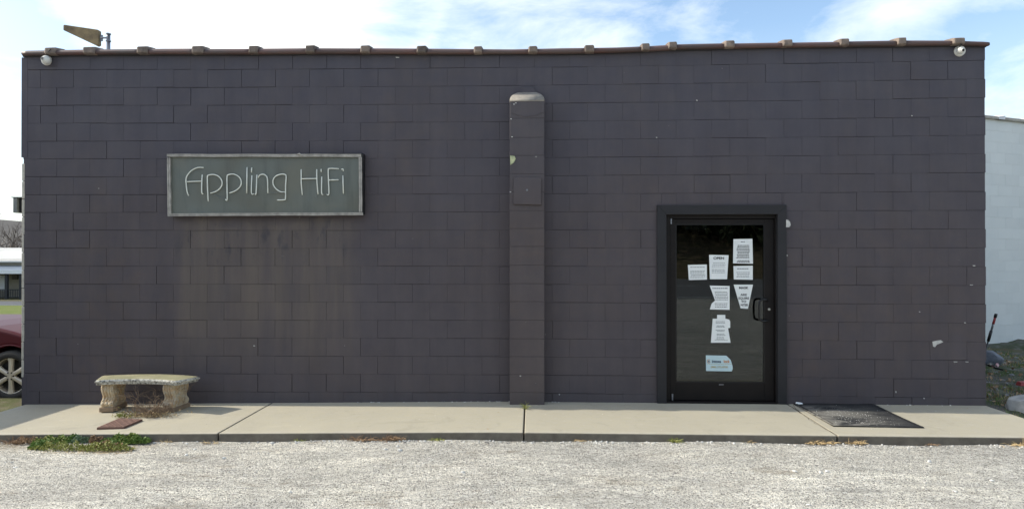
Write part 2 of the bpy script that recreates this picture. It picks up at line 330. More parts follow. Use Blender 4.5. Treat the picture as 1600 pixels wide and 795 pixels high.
# ------------------------------------------------------------ object helpers
def wloc(o):
    v = Vector((0, 0, 0))
    while o: v += o.location; o = o.parent
    return v
def tag(o, label=None, cat=None, group=None, kind=None):
    if label: o['label'] = label
    if cat: o['category'] = cat
    if group: o['group'] = group
    if kind: o['kind'] = kind
    return o
def empty(name, loc=(0, 0, 0), label=None, cat=None, group=None):
    o = bpy.data.objects.new(name, None); col.objects.link(o); o.location = loc; o.empty_display_size = .2
    return tag(o, label, cat, group)
def link(name, me, parent=None, loc=(0, 0, 0)):
    o = bpy.data.objects.new(name, me); col.objects.link(o)
    if parent: o.parent = parent
    o.location = loc; return o
class MB:
    def __init__(s): s.v = []; s.f = []
    def box(s, x0, x1, y0, y1, z0, z1):
        i = len(s.v)
        s.v += [(x0, y0, z0), (x1, y0, z0), (x1, y1, z0), (x0, y1, z0), (x0, y0, z1), (x1, y0, z1), (x1, y1, z1), (x0, y1, z1)]
        s.f += [tuple(i+k for k in q) for q in ((0, 3, 2, 1), (4, 5, 6, 7), (0, 1, 5, 4), (1, 2, 6, 5), (2, 3, 7, 6), (3, 0, 4, 7))]; return s
    def ring_loft(s, rings, cap=True, close=True):
        i0 = len(s.v); n = len(rings[0])
        for r in rings: s.v += [tuple(p) for p in r]
        for a in range(len(rings)-1):
            for k in range(n if close else n-1):
                k2 = (k+1) % n; s.f.append((i0+a*n+k, i0+a*n+k2, i0+(a+1)*n+k2, i0+(a+1)*n+k))
        if cap:
            s.f.append(tuple(i0+k for k in reversed(range(n)))); b = i0+(len(rings)-1)*n; s.f.append(tuple(b+k for k in range(n)))
        return s
    def tube(s, pts, r, n=8, cap=True, r1=None):
        pts = [Vector(p) for p in pts]; rings = []
        up = Vector((0, 0, 1)); prev = None
        for i, p in enumerate(pts):
            d = (pts[min(i+1, len(pts)-1)]-pts[max(i-1, 0)]).normalized()
            a = prev if prev is not None else (up if abs(d.z) < .9 else Vector((1, 0, 0)))
            u = (a - d*a.dot(d)).normalized(); prev = u; w = d.cross(u)
            rr = r if r1 is None else r+(r1-r)*i/(len(pts)-1)
            rings.append([p+(u*math.cos(t)+w*math.sin(t))*rr for t in [2*math.pi*k/n for k in range(n)]])
        return s.ring_loft(rings, cap)
    def disc(s, c, axis, r, h, n=24, r2=None):
        c = Vector(c); a = Vector(axis).normalized(); u = a.orthogonal().normalized(); w = a.cross(u)
        mk = lambda cc, rr: [cc+(u*math.cos(t)+w*math.sin(t))*rr for t in [2*math.pi*k/n for k in range(n)]]
        return s.ring_loft([mk(c, r), mk(c+a*h, r if r2 is None else r2)])
    def prism(s, poly, axis_vec):
        a = Vector(axis_vec); return s.ring_loft([[Vector(p) for p in poly], [Vector(p)+a for p in poly]])
    def sphere(s, c, r, n=16, m=10, sc=(1, 1, 1)):
        c = Vector(c); rings = []
        for j in range(1, m):
            t = math.pi*j/m
            rings.append([c+Vector((math.sin(t)*math.cos(2*math.pi*k/n)*r*sc[0], math.sin(t)*math.sin(2*math.pi*k/n)*r*sc[1], -math.cos(t)*r*sc[2])) for k in range(n)])
        return s.ring_loft(rings)
    def mesh(s, name, mat, smooth=False, fix=True, off=None):
        me = bpy.data.meshes.new(name)
        vv = s.v if off is None else [(v[0]-off[0], v[1]-off[1], v[2]-off[2]) for v in s.v]
        me.from_pydata([tuple(v) for v in vv], [], s.f); me.materials.append(mat)
        if fix:
            b = bmesh.new(); b.from_mesh(me); bmesh.ops.recalc_face_normals(b, faces=b.faces); b.to_mesh(me); b.free()
        if smooth: me.polygons.foreach_set('use_smooth', [True]*len(me.polygons))
        me.update(); return me
    def build(s, name, mat, parent=None, smooth=False, bevel=0, fix=True, seg=2, local=False):
        off = None if local else (wloc(parent) if parent else None)
        o = link(name, s.mesh(name, mat, smooth, fix, off), parent)
        if bevel:
            m = o.modifiers.new('bevel', 'BEVEL'); m.width = bevel; m.segments = seg; m.limit_method = 'ANGLE'; m.angle_limit = R(35)
        if smooth and bevel == 0:
            try: o.data.shade_smooth_by_angle(R(40))
            except Exception: pass
        return o
def text(body, size, mat, parent, loc, bold=0.0, name='print', sx=1.0, align='CENTER'):
    c = bpy.data.curves.new('t', 'FONT'); c.body = body; c.size = size; c.align_x = align; c.align_y = 'CENTER'; c.offset = bold; c.extrude = .0003; c.space_line = .95
    to = bpy.data.objects.new('t', c); col.objects.link(to)
    me = bpy.data.meshes.new_from_object(to.evaluated_get(bpy.context.evaluated_depsgraph_get()))
    bpy.data.objects.remove(to); me.name = name; me.materials.clear(); me.materials.append(mat)
    me.transform(Matrix.Rotation(R(90), 4, 'X') @ Matrix.Diagonal((sx, 1, 1, 1)))
    o = link(name, me, parent); o.location = Vector(loc)-wloc(parent); return o
def U(a, b): return random.uniform(a, b)

# ------------------------------------------------------------ levels
XL, XR = at_y(36, 300).x, at_y(1541, 500).x
def zs(x):                                  # top of the sidewalk
    t = min(1, max(0, (-x-.5)/5.2)); return -.078*t
def zg(x): return zs(x)-.074                # top of the gravel
SLAB_Y = -1.29
def kx(x): return 1-.015*(1-min(1, (x/5.4)**2))
def zw(x, z): return H+(z-H)*kx(x)

def height(x, y):
    def sm(a, b, t):
        t = min(1, max(0, (t-a)/(b-a))); return t*t*(3-2*t)
    L = sm(-4.5, -6.6, x) if x > -6.6 else 1.0
    left = np.interp(y, [-2, -.2, 1.5, 3, 25, 45, 80, 300], [-.19, -.2, -.56, -.62, -1.75, -2.25, -2.25, -2.0])
    right = np.interp(y, [-2, 0, 6, 40, 300], [-.12, -.10, -.02, -.2, -1.0])
    return left*L + right*(1-L)
xs = np.unique(np.concatenate([np.linspace(-600, -60, 14), np.linspace(-60, -15, 16), np.linspace(-15, 15, 61), np.linspace(15, 60, 12), np.linspace(60, 600, 12)]))
ys = np.unique(np.concatenate([np.linspace(-500, -50, 10), np.linspace(-50, -4, 18), np.linspace(-4, 10, 40), np.linspace(10, 80, 28), np.linspace(80, 900, 14)]))
g = MB(); nx = len(xs)
for y in ys:
    for x in xs:
        g.v.append((x, y, height(x, y) - (.06 if y < -1 else 0) - (.5 if y < -60 else 0)))
for j in range(len(ys)-1):
    for i in range(nx-1): g.f.append((j*nx+i, j*nx+i+1, (j+1)*nx+i+1, (j+1)*nx+i))
tag(g.build('ground', M['ground'], smooth=True, fix=False), kind='structure')
# gravel lot in front
g = MB(); gx = np.unique(np.concatenate([np.linspace(-40, -8, 20), np.linspace(-8, 8, 161), np.linspace(8, 40, 20)])); gy = np.concatenate([np.linspace(-19.6, -5, 24), np.linspace(-4.9, -.3, 47)])
rn = np.random.RandomState(3)
def gz(x, y): return zg(x) + .006*math.sin(x*2.1+y*1.3)+.004*math.sin(x*5.3-y*4.1)-.004*(y < -2)
for y in gy:
    for x in gx: g.v.append((x, y, gz(x, y)+rn.uniform(-.002, .002)))
for j in range(len(gy)-1):
    for i in range(len(gx)-1): n = len(gx); g.f.append((j*n+i, j*n+i+1, (j+1)*n+i+1, (j+1)*n+i))
tag(g.build('gravel_lot', M['gravel'], smooth=True, fix=False), kind='structure')
tag(MB().box(-80, 80, -45, -19.61, -.3, -.10).build('road', M['asphalt']), kind='structure')
mk = MB()
for k in range(30): mk.box(-80+k*5.4, -77+k*5.4, -32.6, -32.45, -.1, -.094)
mk.box(-80, 80, -21.0, -20.85, -.1, -.094); mk.box(-80, 80, -44.3, -44.15, -.1, -.094)
tag(mk.build('road_marking', M['white']), kind='structure')

# loose stones (nobody could count them)
def ico():
    b = bmesh.new(); bmesh.ops.create_icosphere(b, subdivisions=1, radius=1); v = np.array([x.co[:] for x in b.verts]); f = np.array([[q.index for q in x.verts] for x in b.faces]); b.free(); return v, f
IV, IF = ico()
def scatter_stones(name, pts, sizes, mat, flat=.6):
    n = len(pts); nv = len(IV)
    V = np.empty((n, nv, 3)); rs = np.random.RandomState(n)
    for i in range(n):
        s = sizes[i]*(1+rs.uniform(-.3, .3, 3)); s[2] *= flat; a = rs.uniform(0, 6.28); c, q = math.cos(a), math.sin(a)
        v = IV*(1+rs.uniform(-.18, .18, (nv, 1)))*s
        V[i, :, 0] = v[:, 0]*c-v[:, 1]*q+pts[i][0]; V[i, :, 1] = v[:, 0]*q+v[:, 1]*c+pts[i][1]; V[i, :, 2] = v[:, 2]+pts[i][2]
    Fc = (IF[None]+(np.arange(n)*nv)[:, None, None]).reshape(-1, 3)
    me = bpy.data.meshes.new(name); me.from_pydata(V.reshape(-1, 3).tolist(), [], Fc.tolist()); me.materials.append(mat)
    return tag(link(name, me), kind='stuff')
pts, sz = [], []
for i in range(7000):
    y = -1.3-3.3*random.random()**1.3; x = U(-5.6, 5.8)*(.35+.65*(D+y)/6)
    s = .002+.0055*random.random()**4
    if random.random() < .006: s = U(.012, .02)
    if math.sin(x*1.7+y*.9)+math.sin(x*.7-y*2.3)+U(-1.6, 1.2) < -.4: continue
    pts.append((x, y, gz(x, y)+s*.2)); sz.append(s)
for i in range(500):                          # bits gathered against the kerb
    x = U(-5.6, 5.6); y = SLAB_Y-abs(random.gauss(0, .04))-.01; s = U(.004, .012); pts.append((x, y, gz(x, y)+s*.3)); sz.append(s)
scatter_stones('loose_gravel', pts, sz, M['stones'])

# ------------------------------------------------------------ sidewalk
side = empty('sidewalk', (0, -.6, 0)); side['kind'] = 'structure'
jx = [(at_z(421.4, 631, zs(-3.1)).x, at_z(333.3, 680.9, zs(-3.1)).x), (at_z(820, 629, 0).x, at_z(818.5, 674, 0).x), (at_z(1235.2, 633, 0).x, at_z(1308.2, 679.9, 0).x)]
edges = [(XL+.02, XL+.05)] + jx + [(XR, XR)]
for k in range(4):
    (b0, f0), (b1, f1) = edges[k], edges[k+1]; gap = .006
    m = MB(); n = 10 if k < 2 else 3; rings = []
    for i in range(n+1):
        t = i/n
        xb = (b0+gap)*(1-t)+(b1-gap)*t; xf = (f0+gap)*(1-t)+(f1-gap)*t; z = zs((xb+xf)/2); w = .0012*math.sin(i*1.9+k)*(0 < i < n)
        rings.append([(xf, SLAB_Y+w, z-.14), (xb, .3, z-.14), (xb, .3, z), (xf, SLAB_Y+w, z)])
    m.ring_loft(rings); m.build('slab_panel', M['concrete'], side, bevel=.009)
# fill in the joints
j = MB()
for b, f in jx: j.prism([(b-.007, .2, zs(b)-.03), (b+.007, .2, zs(b)-.03), (f+.007, SLAB_Y+.02, zs(f)-.03), (f-.007, SLAB_Y+.02, zs(f)-.03)], (0, 0, .012))
j.build('joint_filler', M['soil'], side)
# wandering crack beside the right joint
m = MB(); p0 = Vector((jx[2][0]+.03, -.05, .0012)); p1 = Vector((jx[2][1]+.005, SLAB_Y+.02, .0012)); prev = None; n = 26
for i in range(n+1):
    c = p0.lerp(p1, i/n)+Vector((U(-.012, .012)-.05*math.sin(i/n*math.pi), 0, 0)); w = U(.001, .0035)
    m.v += [(c.x-w, c.y, c.z), (c.x+w, c.y, c.z)]
    if i: a = 2*i-2; m.f.append((a, a+1, a+3, a+2))
m.build('crack', M['soil'], side)

# ------------------------------------------------------------ the shop building
shop = empty('shop_building', (0, 0, 0), 'low block building painted dark purple grey with clay coping and one glass door', 'building')
DX0, DX1 = at_y(1034, 500).x, at_y(1222, 500).x; DZ = at_y(1130, 328).z      # opening behind the trim
DEPTH = 9.0
cz_px = [(33, 86), (130, 85), (223, 84.5), (400, 84), (500, 83.2), (600, 83.6), (700, 84), (800, 83.5), (880, 83), (960, 81.5), (1008, 79.5), (1050, 77), (1139, 75), (1230, 73), (1320, 72), (1408, 71), (1500, 70), (1548, 71.5)]
ct_px = [(33, 79), (130, 77.5), (223, 76.5), (300, 76), (400, 75.8), (500, 74.8), (600, 75.2), (700, 76), (800, 77), (880, 75), (960, 74), (1008, 72), (1050, 69.5), (1139, 67.5), (1230, 66), (1320, 64.5), (1408, 63), (1500, 63.3), (1548, 65)]
CP = [at_y(a, b, -.06) for a, b in cz_px]; CT = [at_y(a, b, -.06) for a, b in ct_px]
def cbot(x): return float(np.interp(x, [p.x for p in CP], [p.z for p in CP]))
def ctop(x): return float(np.interp(x, [p.x for p in CT], [p.z for p in CT]))
fw = MB()
def wallpiece(x0, x1, zlo, y0=.009, y1=.2):
    n = max(1, int((x1-x0)/.4)); rings = []
    for i in range(n+1):
        x = x0+(x1-x0)*i/n; zl = zs(x)-.15 if zlo is None else zlo; zt = cbot(x)+.03
        rings.append([(x, y0, zl), (x, y1, zl), (x, y1, zt), (x, y0, zt)])
    fw.ring_loft(rings)
wallpiece(XL+.004, DX0, None); wallpiece(DX0, DX1, DZ); wallpiece(DX1, XR-.003, None)
front = fw.build('front_wall', M['paint'], shop)
# side and back walls, flat roof behind the parapet
MB().box(XL+.002, XL+.2, .2, DEPTH, -1.2, 3.75).build('side_wall', M['white_block'], shop)
MB().box(XR-.2, XR-.002, .2, DEPTH, -.4, 3.75).build('side_wall', M['paint'], shop)
MB().box(XL+.2, XR-.2, DEPTH-.2, DEPTH-.001, -1.0, 3.6).build('rear_wall', M['white_block'], shop)
MB().box(XL+.2, XR-.2, .2, DEPTH-.2, 3.3, 3.45).build('roof', M['concrete_dark'], shop)
# room behind the glass
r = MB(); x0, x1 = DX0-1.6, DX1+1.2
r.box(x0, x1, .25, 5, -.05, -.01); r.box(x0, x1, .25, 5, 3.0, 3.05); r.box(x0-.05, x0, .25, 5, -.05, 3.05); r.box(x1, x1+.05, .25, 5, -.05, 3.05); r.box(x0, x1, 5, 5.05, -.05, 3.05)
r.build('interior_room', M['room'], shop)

# blocks
PITCH_X, CH = .3885, .2032; Z0 = .072
X_REF = at_y(63, 148).x
rects = []                                    # (x0,x1,z0,z1) before warping
for kcourse in range(-1, 19):
    za, zb = Z0+CH*kcourse, Z0+CH*(kcourse+1)
    off = X_REF + (PITCH_X/2 if kcourse % 2 == 0 else 0)   # course 16 (y=134..162) holds the joint at 63 px
    k0 = math.floor((XL-off)/PITCH_X)
    xa = off+k0*PITCH_X
    while xa < XR:
        xb = xa+PITCH_X
        a, b = max(xa, XL), min(xb, XR)
        if b-a > .03:
            segs = [(a, b, za, zb)]
            if za < DZ and b > DX0 and a < DX1:
                segs = []
                if a < DX0-.02: segs.append((a, DX0, za, zb))
                if b > DX1+.02: segs.append((DX1, b, za, zb))
                if zb > DZ+.02: segs.append((max(a, DX0), min(b, DX1), DZ, zb))
            rects += segs
        xa = xb
PIL = (at_y(797, 400).x, at_y(851, 400).x); PILZ = at_y(824, 150).z
def block_mesh(w, h, mat, seed, T=.05, c=.0018, name='block', back=False):
    rs = random.Random(seed); gj = lambda q=.34: rs.uniform(.0022, .0046) if rs.random() < q else rs.uniform(.0001, .0007)
    l, r_, d, u = -w/2+gj(.16), w/2-gj(.16), -h/2+gj(), h/2-gj()
    j = lambda: rs.uniform(-.0005, .0008)
    m = MB()
    ring0 = [(l, T, d), (r_, T, d), (r_, T, u), (l, T, u)]
    ring1 = [(l, c, d), (r_, c, d), (r_, c, u), (l, c, u)]
    ring2 = [(l+c+j(), 0, d+c+j()), (r_-c+j(), 0, d+c+j()), (r_-c+j(), 0, u-c+j()), (l+c+j(), 0, u-c+j())]
    m.ring_loft([ring0, ring1, ring2]) if back else m.ring_loft([ring0, ring1, ring2])
    return m
cache = {}
def get_block(w, h, mat, v):
    key = (round(w, 3), round(h, 3), mat.name, v)
    if key not in cache: cache[key] = block_mesh(w, h, mat, hash((round(w*1000), round(h*1000), v)) % 9999).mesh('block', mat)
    return cache[key]
full, rest = [], []
for q in rects:
    a, b, c0, c1 = q; xc, zc = (a+b)/2, (c0+c1)/2
    hidden = PIL[0]+.02 < xc < PIL[1]-.02 and zc < PILZ-.1
    lowest = zs(xc)-.03
    if c0 < lowest: c0 = lowest
    top = cbot(xc)+.005
    zlo, zhi = (zw(xc, c0) if c0 > .05 else c0), zw(xc, c1)
    if zhi > top: zhi = top
    if zhi-zlo < .02: continue
    (full if (abs((b-a)-PITCH_X) < .002 and zhi-zlo > .19 and not hidden) else rest).append((a, b, zlo, zhi))
full.sort(key=lambda q: -q[0])
def place_block(q, mat, parent, y=None):
    a, b, z0, z1 = q; v = random.randrange(7)
    h = round(z1-z0, 3)
    o = link('block', get_block(b-a, h, mat, v), parent, Vector(((a+b)/2, (U(-.0012, .0012) if y is None else y), (z0+z1)/2))-wloc(parent))
    o.rotation_euler = (U(-.006, .006), U(-.001, .001), U(-.0025, .0025)); return o
for q in full[:300]: place_block(q, M['paint'], front)
bulk = MB()
for q in full[300:]+rest:
    a, b, z0, z1 = q; m = block_mesh(b-a, z1-z0, M['paint'], random.randrange(99999)); i = len(bulk.v); y = U(-.0012, .0012)
    tilt = U(-.004, .004)
    bulk.v += [(v[0]+(a+b)/2, v[1]+y+v[2]*tilt, v[2]+(z0+z1)/2) for v in m.v]; bulk.f += [tuple(k+i for k in f) for f in m.f]
tag(bulk.build('block_courses', M['paint'], front), kind='stuff')

# old white paint showing along the left corner
for k in range(1, 14):
    za = -.05+.2*0 + Z0+CH*(k-0); zb = za+CH
    if zb > at_y(36, 246).z+.02 or za < at_y(36, 584).z-.05: continue
    w = U(.012, .020)
    MB().box(XL-.012, XL+w, -.003, .25, zw(XL, za)+.006, zw(XL, zb)-.002).build('corner_edge', M['white_trim'], shop, bevel=.003)
MB().box(XL-.022, XL+.05, -.0025, .25, at_y(36, 246).z, at_y(36, 90).z).build('corner_edge', M['paint'], shop, bevel=.003)
MB().box(XL-.008, XL+.05, -.0025, .25, -.25, at_y(36, 584).z).build('corner_edge', M['paint'], shop, bevel=.003)

# bare patches where the paint has come away
def patch(pp, mat, y=-.0045, t=.003, label=None):
    P = [at_y(a, b, y) for a, b in pp]; m = MB().prism(P, (0, t, 0)); return m.build('bare_patch', mat, shop)
patch([(1228.5, 343), (1232, 344), (1234.6, 347), (1235.5, 352), (1233, 355), (1228.3, 355)], M['bare'], -.034)
patch([(1457, 533.5), (1463, 532), (1470, 531), (1474, 534), (1467, 537), (1464, 538), (1461, 542), (1458, 541)], M['bare'])
for (x, y, w, h) in ((1522, 415, 4, 1.6), (1518, 445, 5, 1.2), (1508, 504, 2.5, 1.5), (1493, 565, 6, 1.2), (1511, 565, 5, 1), (1437, 487, 2, 1.5), (1230, 399, 1.5, 3), (1026, 215, 2, 1.8), (1089, 157, 2, 2), (397, 540, 3, 1.5), (1425, 181, 2, 1.5), (1400, 612, 1.5, 3), (1444, 622, 2, 2), (621, 90, 6, 1.5), (874, 616, 2, 2)):
    patch([(x-w/2, y-h/2), (x+w/2, y-h/3), (x+w/2.4, y+h/2), (x-w/2.6, y+h/2.4)], M['bare'])

# pilaster
pb, pt = zs(-.2)-.02, at_y(824, 158, -.15).z; PX0, PX1 = at_y(796.5, 500, -.15).x, at_y(850.5, 500, -.15).x
pil = MB().box(PX0+.006, PX1-.006, -.145, .01, pb, pt-.005).build('pilaster', M['pilaster'], shop)
z = pb; k = 0
bz = [pb]+[at_y(824, y, -.15).z for y in (613, 585, 557, 529, 500, 471, 443, 414, 385, 357, 329, 300, 272, 243, 215, 185)]+[pt]
for z0, z1 in zip(bz[:-1], bz[1:]):
    m = MB().box(PX0, PX1, -.15, .008, z0+.0008, z1-.0008)
    o = m.build('block', M['pilaster'], pil, bevel=.003, seg=1); o.location.y += U(-.001, .001); o.location.x += U(-.0012, .0012)
# sloping pale cap with rounded shoulders and a small peak behind it
xa, xb = PX0-.003, PX1+.003; w = xb-xa
T1 = at_y(824, 144.5, -.05).z; T2 = at_y(824, 136, 0).z
rings = []
for (y, pz, inset) in ((-.154, 158.5, 0), (-.148, 155.5, .002), (-.138, 152.5, .008), (-.12, 150, .020), (-.095, 147.8, .038), (-.065, 146, .062), (-.03, 144.5, .092)):
    z = at_y(824, pz, y).z
    rings.append([(xa+inset, y, z), (xb-inset, y, z), (xb-inset, .003, z), (xa+inset, .003, z)])
MB().ring_loft(rings).build('pilaster_cap', M['cap_pale'], shop, smooth=True)
pk = [at_y(812, 145.5, -.03), at_y(839, 145.5, -.03), at_y(832, 137, -.03), at_y(818, 137, -.03)]
MB().prism(pk, (0, .03, 0)).build('pilaster_peak', M['paint'], shop)
# curved ridge of caulk under the cap
pp = [at_y(a, b, -.152) for a, b in ((799, 176), (808, 180), (818, 182), (828, 182), (838, 180), (849, 175))]
MB().tube(pp, .0035, 6).build('caulk_bead', M['pilaster'], shop)
P = [at_y(a, b, -.1545) for a, b in ((797, 243), (804, 244), (806, 248), (803, 254), (797.5, 258))]
tag(MB().prism(P, (0, .004, 0)).build('bare_patch', M['bare_yellow'], shop), 'yellowish white chip on the left edge of the pilaster')
for (x, y) in ((798.5, 186), (800, 214), (797.5, 300), (803, 163), (806, 161), (813, 587)):
    P = [at_y(x+dx, y+dy, -.1535) for dx, dy in ((-1.2, -.6), (1.3, -.8), (1, .8), (-1, .7))]; MB().prism(P, (0, .003, 0)).build('bare_patch', M['bare'], shop)
P = [at_y(a, b, -.172) for a, b in ((802.5, 277), (846, 278), (845.5, 320), (802.5, 319))]
ap = MB().prism(P, (0, .02, 0)).build('access_plate', M['pilaster'], shop, bevel=.003)
c = at_y(823.5, 297, -.172); MB().disc((c.x, c.y+.002, c.z), (0, -1, 0), .012, .012, 6).build('bolt', M['steel'], ap)
# bits of debris on the foot of the wall
# coping tiles and collars
cols_px = [33, 79, 140, 223, 309, 396, 485, 571, 659, 747, 832.5, 921, 1008.5, 1050.5, 1140, 1230, 1319, 1408.5, 1497.5, 1547]
cxs = [at_y(a, 75, -.06).x for a in cols_px]
for i in range(len(cxs)-1):
    a, b = cxs[i]+.003, cxs[i+1]-.003; dz = U(-.003, .003); rings = []
    n = 6
    for t in range(n+1):
        x = a+(b-a)*t/n; zb_, zt_ = cbot(x)+dz, ctop(x)+dz
        h = zt_-zb_
        rings.append([(x, -.05, zb_), (x, -.064, zb_+.008), (x, -.060, zb_+h*.7), (x, -.035, zt_), (x, .04, zt_+.028), (x, .10, zt_+.035), (x, .17, zt_+.028), (x, .25, zt_), (x, .265, zb_), (x, .1, zb_+.01)])
    tile = MB().ring_loft(rings).build('coping_tile', M['coping'], shop, smooth=True)
    if i:                                        # the collar over the joint at the tile's left end
        x = cxs[i]; w = U(.046, .054)*(1.25 if i in (1, 2, 3, 4, 18) else 1)*(.85 if i == 12 else 1); zb_, zt_ = cbot(x)-.004, ctop(x); rings = []
        for (dx, gr) in ((-w, .0), (-w*.8, .015), (w*.75, .018), (w, .0)):
            tw = U(-.004, .004)
            rings.append([(x+dx, -.055-gr, zb_+.004), (x+dx+tw, -.072-gr, zb_+.015), (x+dx+tw, -.070-gr, zt_+.012+gr*.4), (x+dx, -.035, zt_+.018+gr), (x+dx, .1, zt_+.04+gr), (x+dx, .25, zt_+.015+gr), (x+dx, .27, zb_)])
        MB().ring_loft(rings).build('collar', M['collar'], tile, smooth=False, bevel=.006)
# black strip standing in for the shadow line under the coping
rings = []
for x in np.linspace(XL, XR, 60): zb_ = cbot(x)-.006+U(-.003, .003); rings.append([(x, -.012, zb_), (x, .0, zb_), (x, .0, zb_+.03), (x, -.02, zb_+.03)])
MB().ring_loft(rings).build('coping_shadow', M['black'], shop)

# ------------------------------------------------------------ door
A = lambda px, py, y=0: at_y(px, py, y)
zb0 = 0.0
tx0, tx1 = A(1027, 480, -.03).x, A(1229.5, 480, -.03).x; ix0, ix1 = A(1041.5, 480, -.03).x, A(1215.5, 480, -.03).x
tz1, iz1 = A(1130, 320.5, -.03).z, A(1130, 335, -.03).z
tr_ = MB()
tr_.prism([(tx0, 0, 0), (ix0, 0, 0), (ix0, 0, iz1), (tx0, 0, tz1)], (0, 0, 0)) if False else None
for poly in ([(tx0, zb0), (ix0, zb0), (ix0, iz1), (tx0, tz1)], [(ix1, zb0), (tx1, zb0), (tx1, tz1), (ix1, iz1)], [(tx0, tz1), (ix0, iz1), (ix1, iz1), (tx1, tz1)]):
    MB().prism([(p[0], -.03, p[1]+.001) for p in poly], (0, .10, 0)).build('door_trim', M['frame_trim'], shop, bevel=.003)
# frame set back inside the trim
jx0, jx1 = A(1047, 480, .03).x, A(1211, 480, .03).x; jz = A(1130, 341.5, .03).z
f = MB(); f.box(ix0-.02, jx0, .03, .14, 0, iz1+.02); f.box(jx1, ix1+.02, .03, .14, 0, iz1+.02); f.box(jx0, jx1, .03, .14, jz, iz1+.02)
f.build('door_frame', M['alu_dark'], shop, bevel=.002)
MB().box(ix0, ix1, -.02, .16, -.004, .016).build('threshold', M['alu_dark'], shop, bevel=.003)
lx0, lx1 = jx0+.004, jx1-.004; lz0, lz1 = .022, jz-.005
gx0, gx1 = A(1056, 480, .05).x, A(1195, 480, .05).x; gz0, gz1 = A(1130, 597.5, .05).z, A(1130, 350, .05).z
door = empty('door', ((lx0+lx1)/2, .05, lz0)); door.parent = shop
MB().box(lx0, gx0, .05, .092, lz0, lz1).build('stile', M['alu_dark'], door, bevel=.003)
MB().box(gx1, lx1, .05, .092, lz0, lz1).build('stile', M['alu_dark'], door, bevel=.003)
MB().box(gx0, gx1, .051, .091, lz0, gz0).build('bottom_rail', M['alu_dark'], door, bevel=.003)
MB().box(gx0, gx1, .051, .091, gz1, lz1).build('top_rail', M['alu_dark'], door, bevel=.003)
bd = MB(); e = .010
bd.box(gx0, gx0+e, .054, .066, gz0, gz1); bd.box(gx1-e, gx1, .054, .066, gz0, gz1); bd.box(gx0+e, gx1-e, .054, .066, gz0, gz0+e); bd.box(gx0+e, gx1-e, .054, .066, gz1-e, gz1)
bd.build('glazing_bead', M['black'], door)
GY = .0665
MB().box(gx0+.002, gx1-.002, GY, GY+.006, gz0+.002, gz1-.002).build('glass_pane', M['glass'], door)
hp = [A(a, b, y) for a, b, y in ((1199, 469, .05), (1199, 469, .01), (1196, 468, -.01), (1190, 468, -.02), (1186.5, 471, -.022), (1186, 477, -.022), (1186, 493, -.022), (1187, 499, -.022), (1191, 501.5, -.02), (1196, 501.5, -.01), (1199, 501, .01), (1199, 501, .05))]
MB().tube(hp, .0125, 10).build('pull_handle', M['black'], door, smooth=True)
c = A(1201.5, 483, .05); MB().disc(c, (0, -1, 0), .014, .012, 16).build('lock_cylinder', M['chrome'], door, bevel=.002)
c = A(1127, 600.5, .05); MB().box(c.x-.025, c.x+.025, .047, .05, c.z-.005, c.z+.005).build('maker_plate', M['steel'], door)
for (a, b) in ((1048.5, 345), (1050.5, 620)):
    c = A(a, b, .04); MB().disc((c.x, c.y, c.z-.035), (0, 0, 1), .010, .07, 12).build('hinge', M['steel'], door)
p, q = A(1069, 352, .13), A(1103, 358, .13)
cl = MB().box(p.x, q.x, .10, .15, q.z, p.z).build('door_closer', M['grey_paint'], door, bevel=.004)
MB().tube([(q.x, .12, q.z), (q.x+.03, .14, q.z-.03)], .006, 6).build('closer_arm', M['chrome'], cl)
cp = [A(a, b, .22) for a, b in ((1170, 348), (1176, 356), (1183, 366), (1189, 373), (1197, 378))]
MB().tube(cp, .006, 6).build('cable', M['tan_plastic'], door, smooth=True)

# notices taped to the glass
PY = GY-.004
def Z7(x, y): return A(1060+x/3.3125, 360+y/3.3125, PY)
def paper(pp, label, mat='paper', dashes=(), words=(), group='paper notices taped to the door glass', cat='notice', name='paper_notice', dash_mat='ink_grey'):
    P = [Z7(*p) for p in pp]; c = sum(P, Vector())/len(P)
    t = empty(name, c, label, cat, group)
    MB().prism([p+Vector((0, 0, 0)) for p in P], (0, .0012, 0)).build('sheet', M[mat], t)
    if dashes:
        d = MB()
        for (x0, x1, y, h) in dashes:
            x = x0
            while x < x1:
                wlen = U(5, 13); a, b = Z7(x, y-h/2), Z7(min(x+wlen, x1), y+h/2)
                d.box(a.x, b.x, PY-.0006, PY-.0001, b.z, a.z); x += wlen+2.4
        tag(d.build('print_lines', M[dash_mat], t), kind='stuff')
    for (s, x, y, size, bold, m_, sx) in words:
        q = Z7(x, y); text(s, size, M[m_], t, (q.x, PY-.0007, q.z), bold, 'printed_words', sx)
    return t
def rows(x0, x1, ys_, h=2.6): return [(x0+U(-3, 4), x1+U(-5, 3), y, h) for y in ys_]
PX = 1/3.3125/141.5                            # metres per zoom pixel
paper([(49, 178), (147, 176), (148, 254), (54, 256)], 'small wide white paper notice on the door glass, left of the OPEN notice', dashes=[(62, 136, 190, 3)]+rows(64, 138, (209, 216, 223, 230, 237, 244)))
paper([(159, 126), (260, 128), (252, 252), (163, 252)], 'tall white paper notice headed OPEN on the door glass', dashes=rows(176, 243, (169, 178, 187, 202, 210, 218)), words=(('OPEN', 209, 144, 17*PX, .0012, 'ink', 1.25),))
paper([(285, 45), (383, 43), (386, 172), (283, 170)], 'topmost white paper notice at the upper right of the door glass, closely printed', dashes=[(323, 345, 59, 3)]+rows(303, 368, (78, 86, 94, 102, 110, 118, 126, 134, 141, 156, 163), 4.2), dash_mat='ink')
paper([(285, 184), (385, 182), (385, 255), (287, 253)], 'short white paper notice between the topmost notice and the mask notice', dashes=[(304, 364, 198, 4)]+rows(303, 370, (217, 225, 233, 240)))
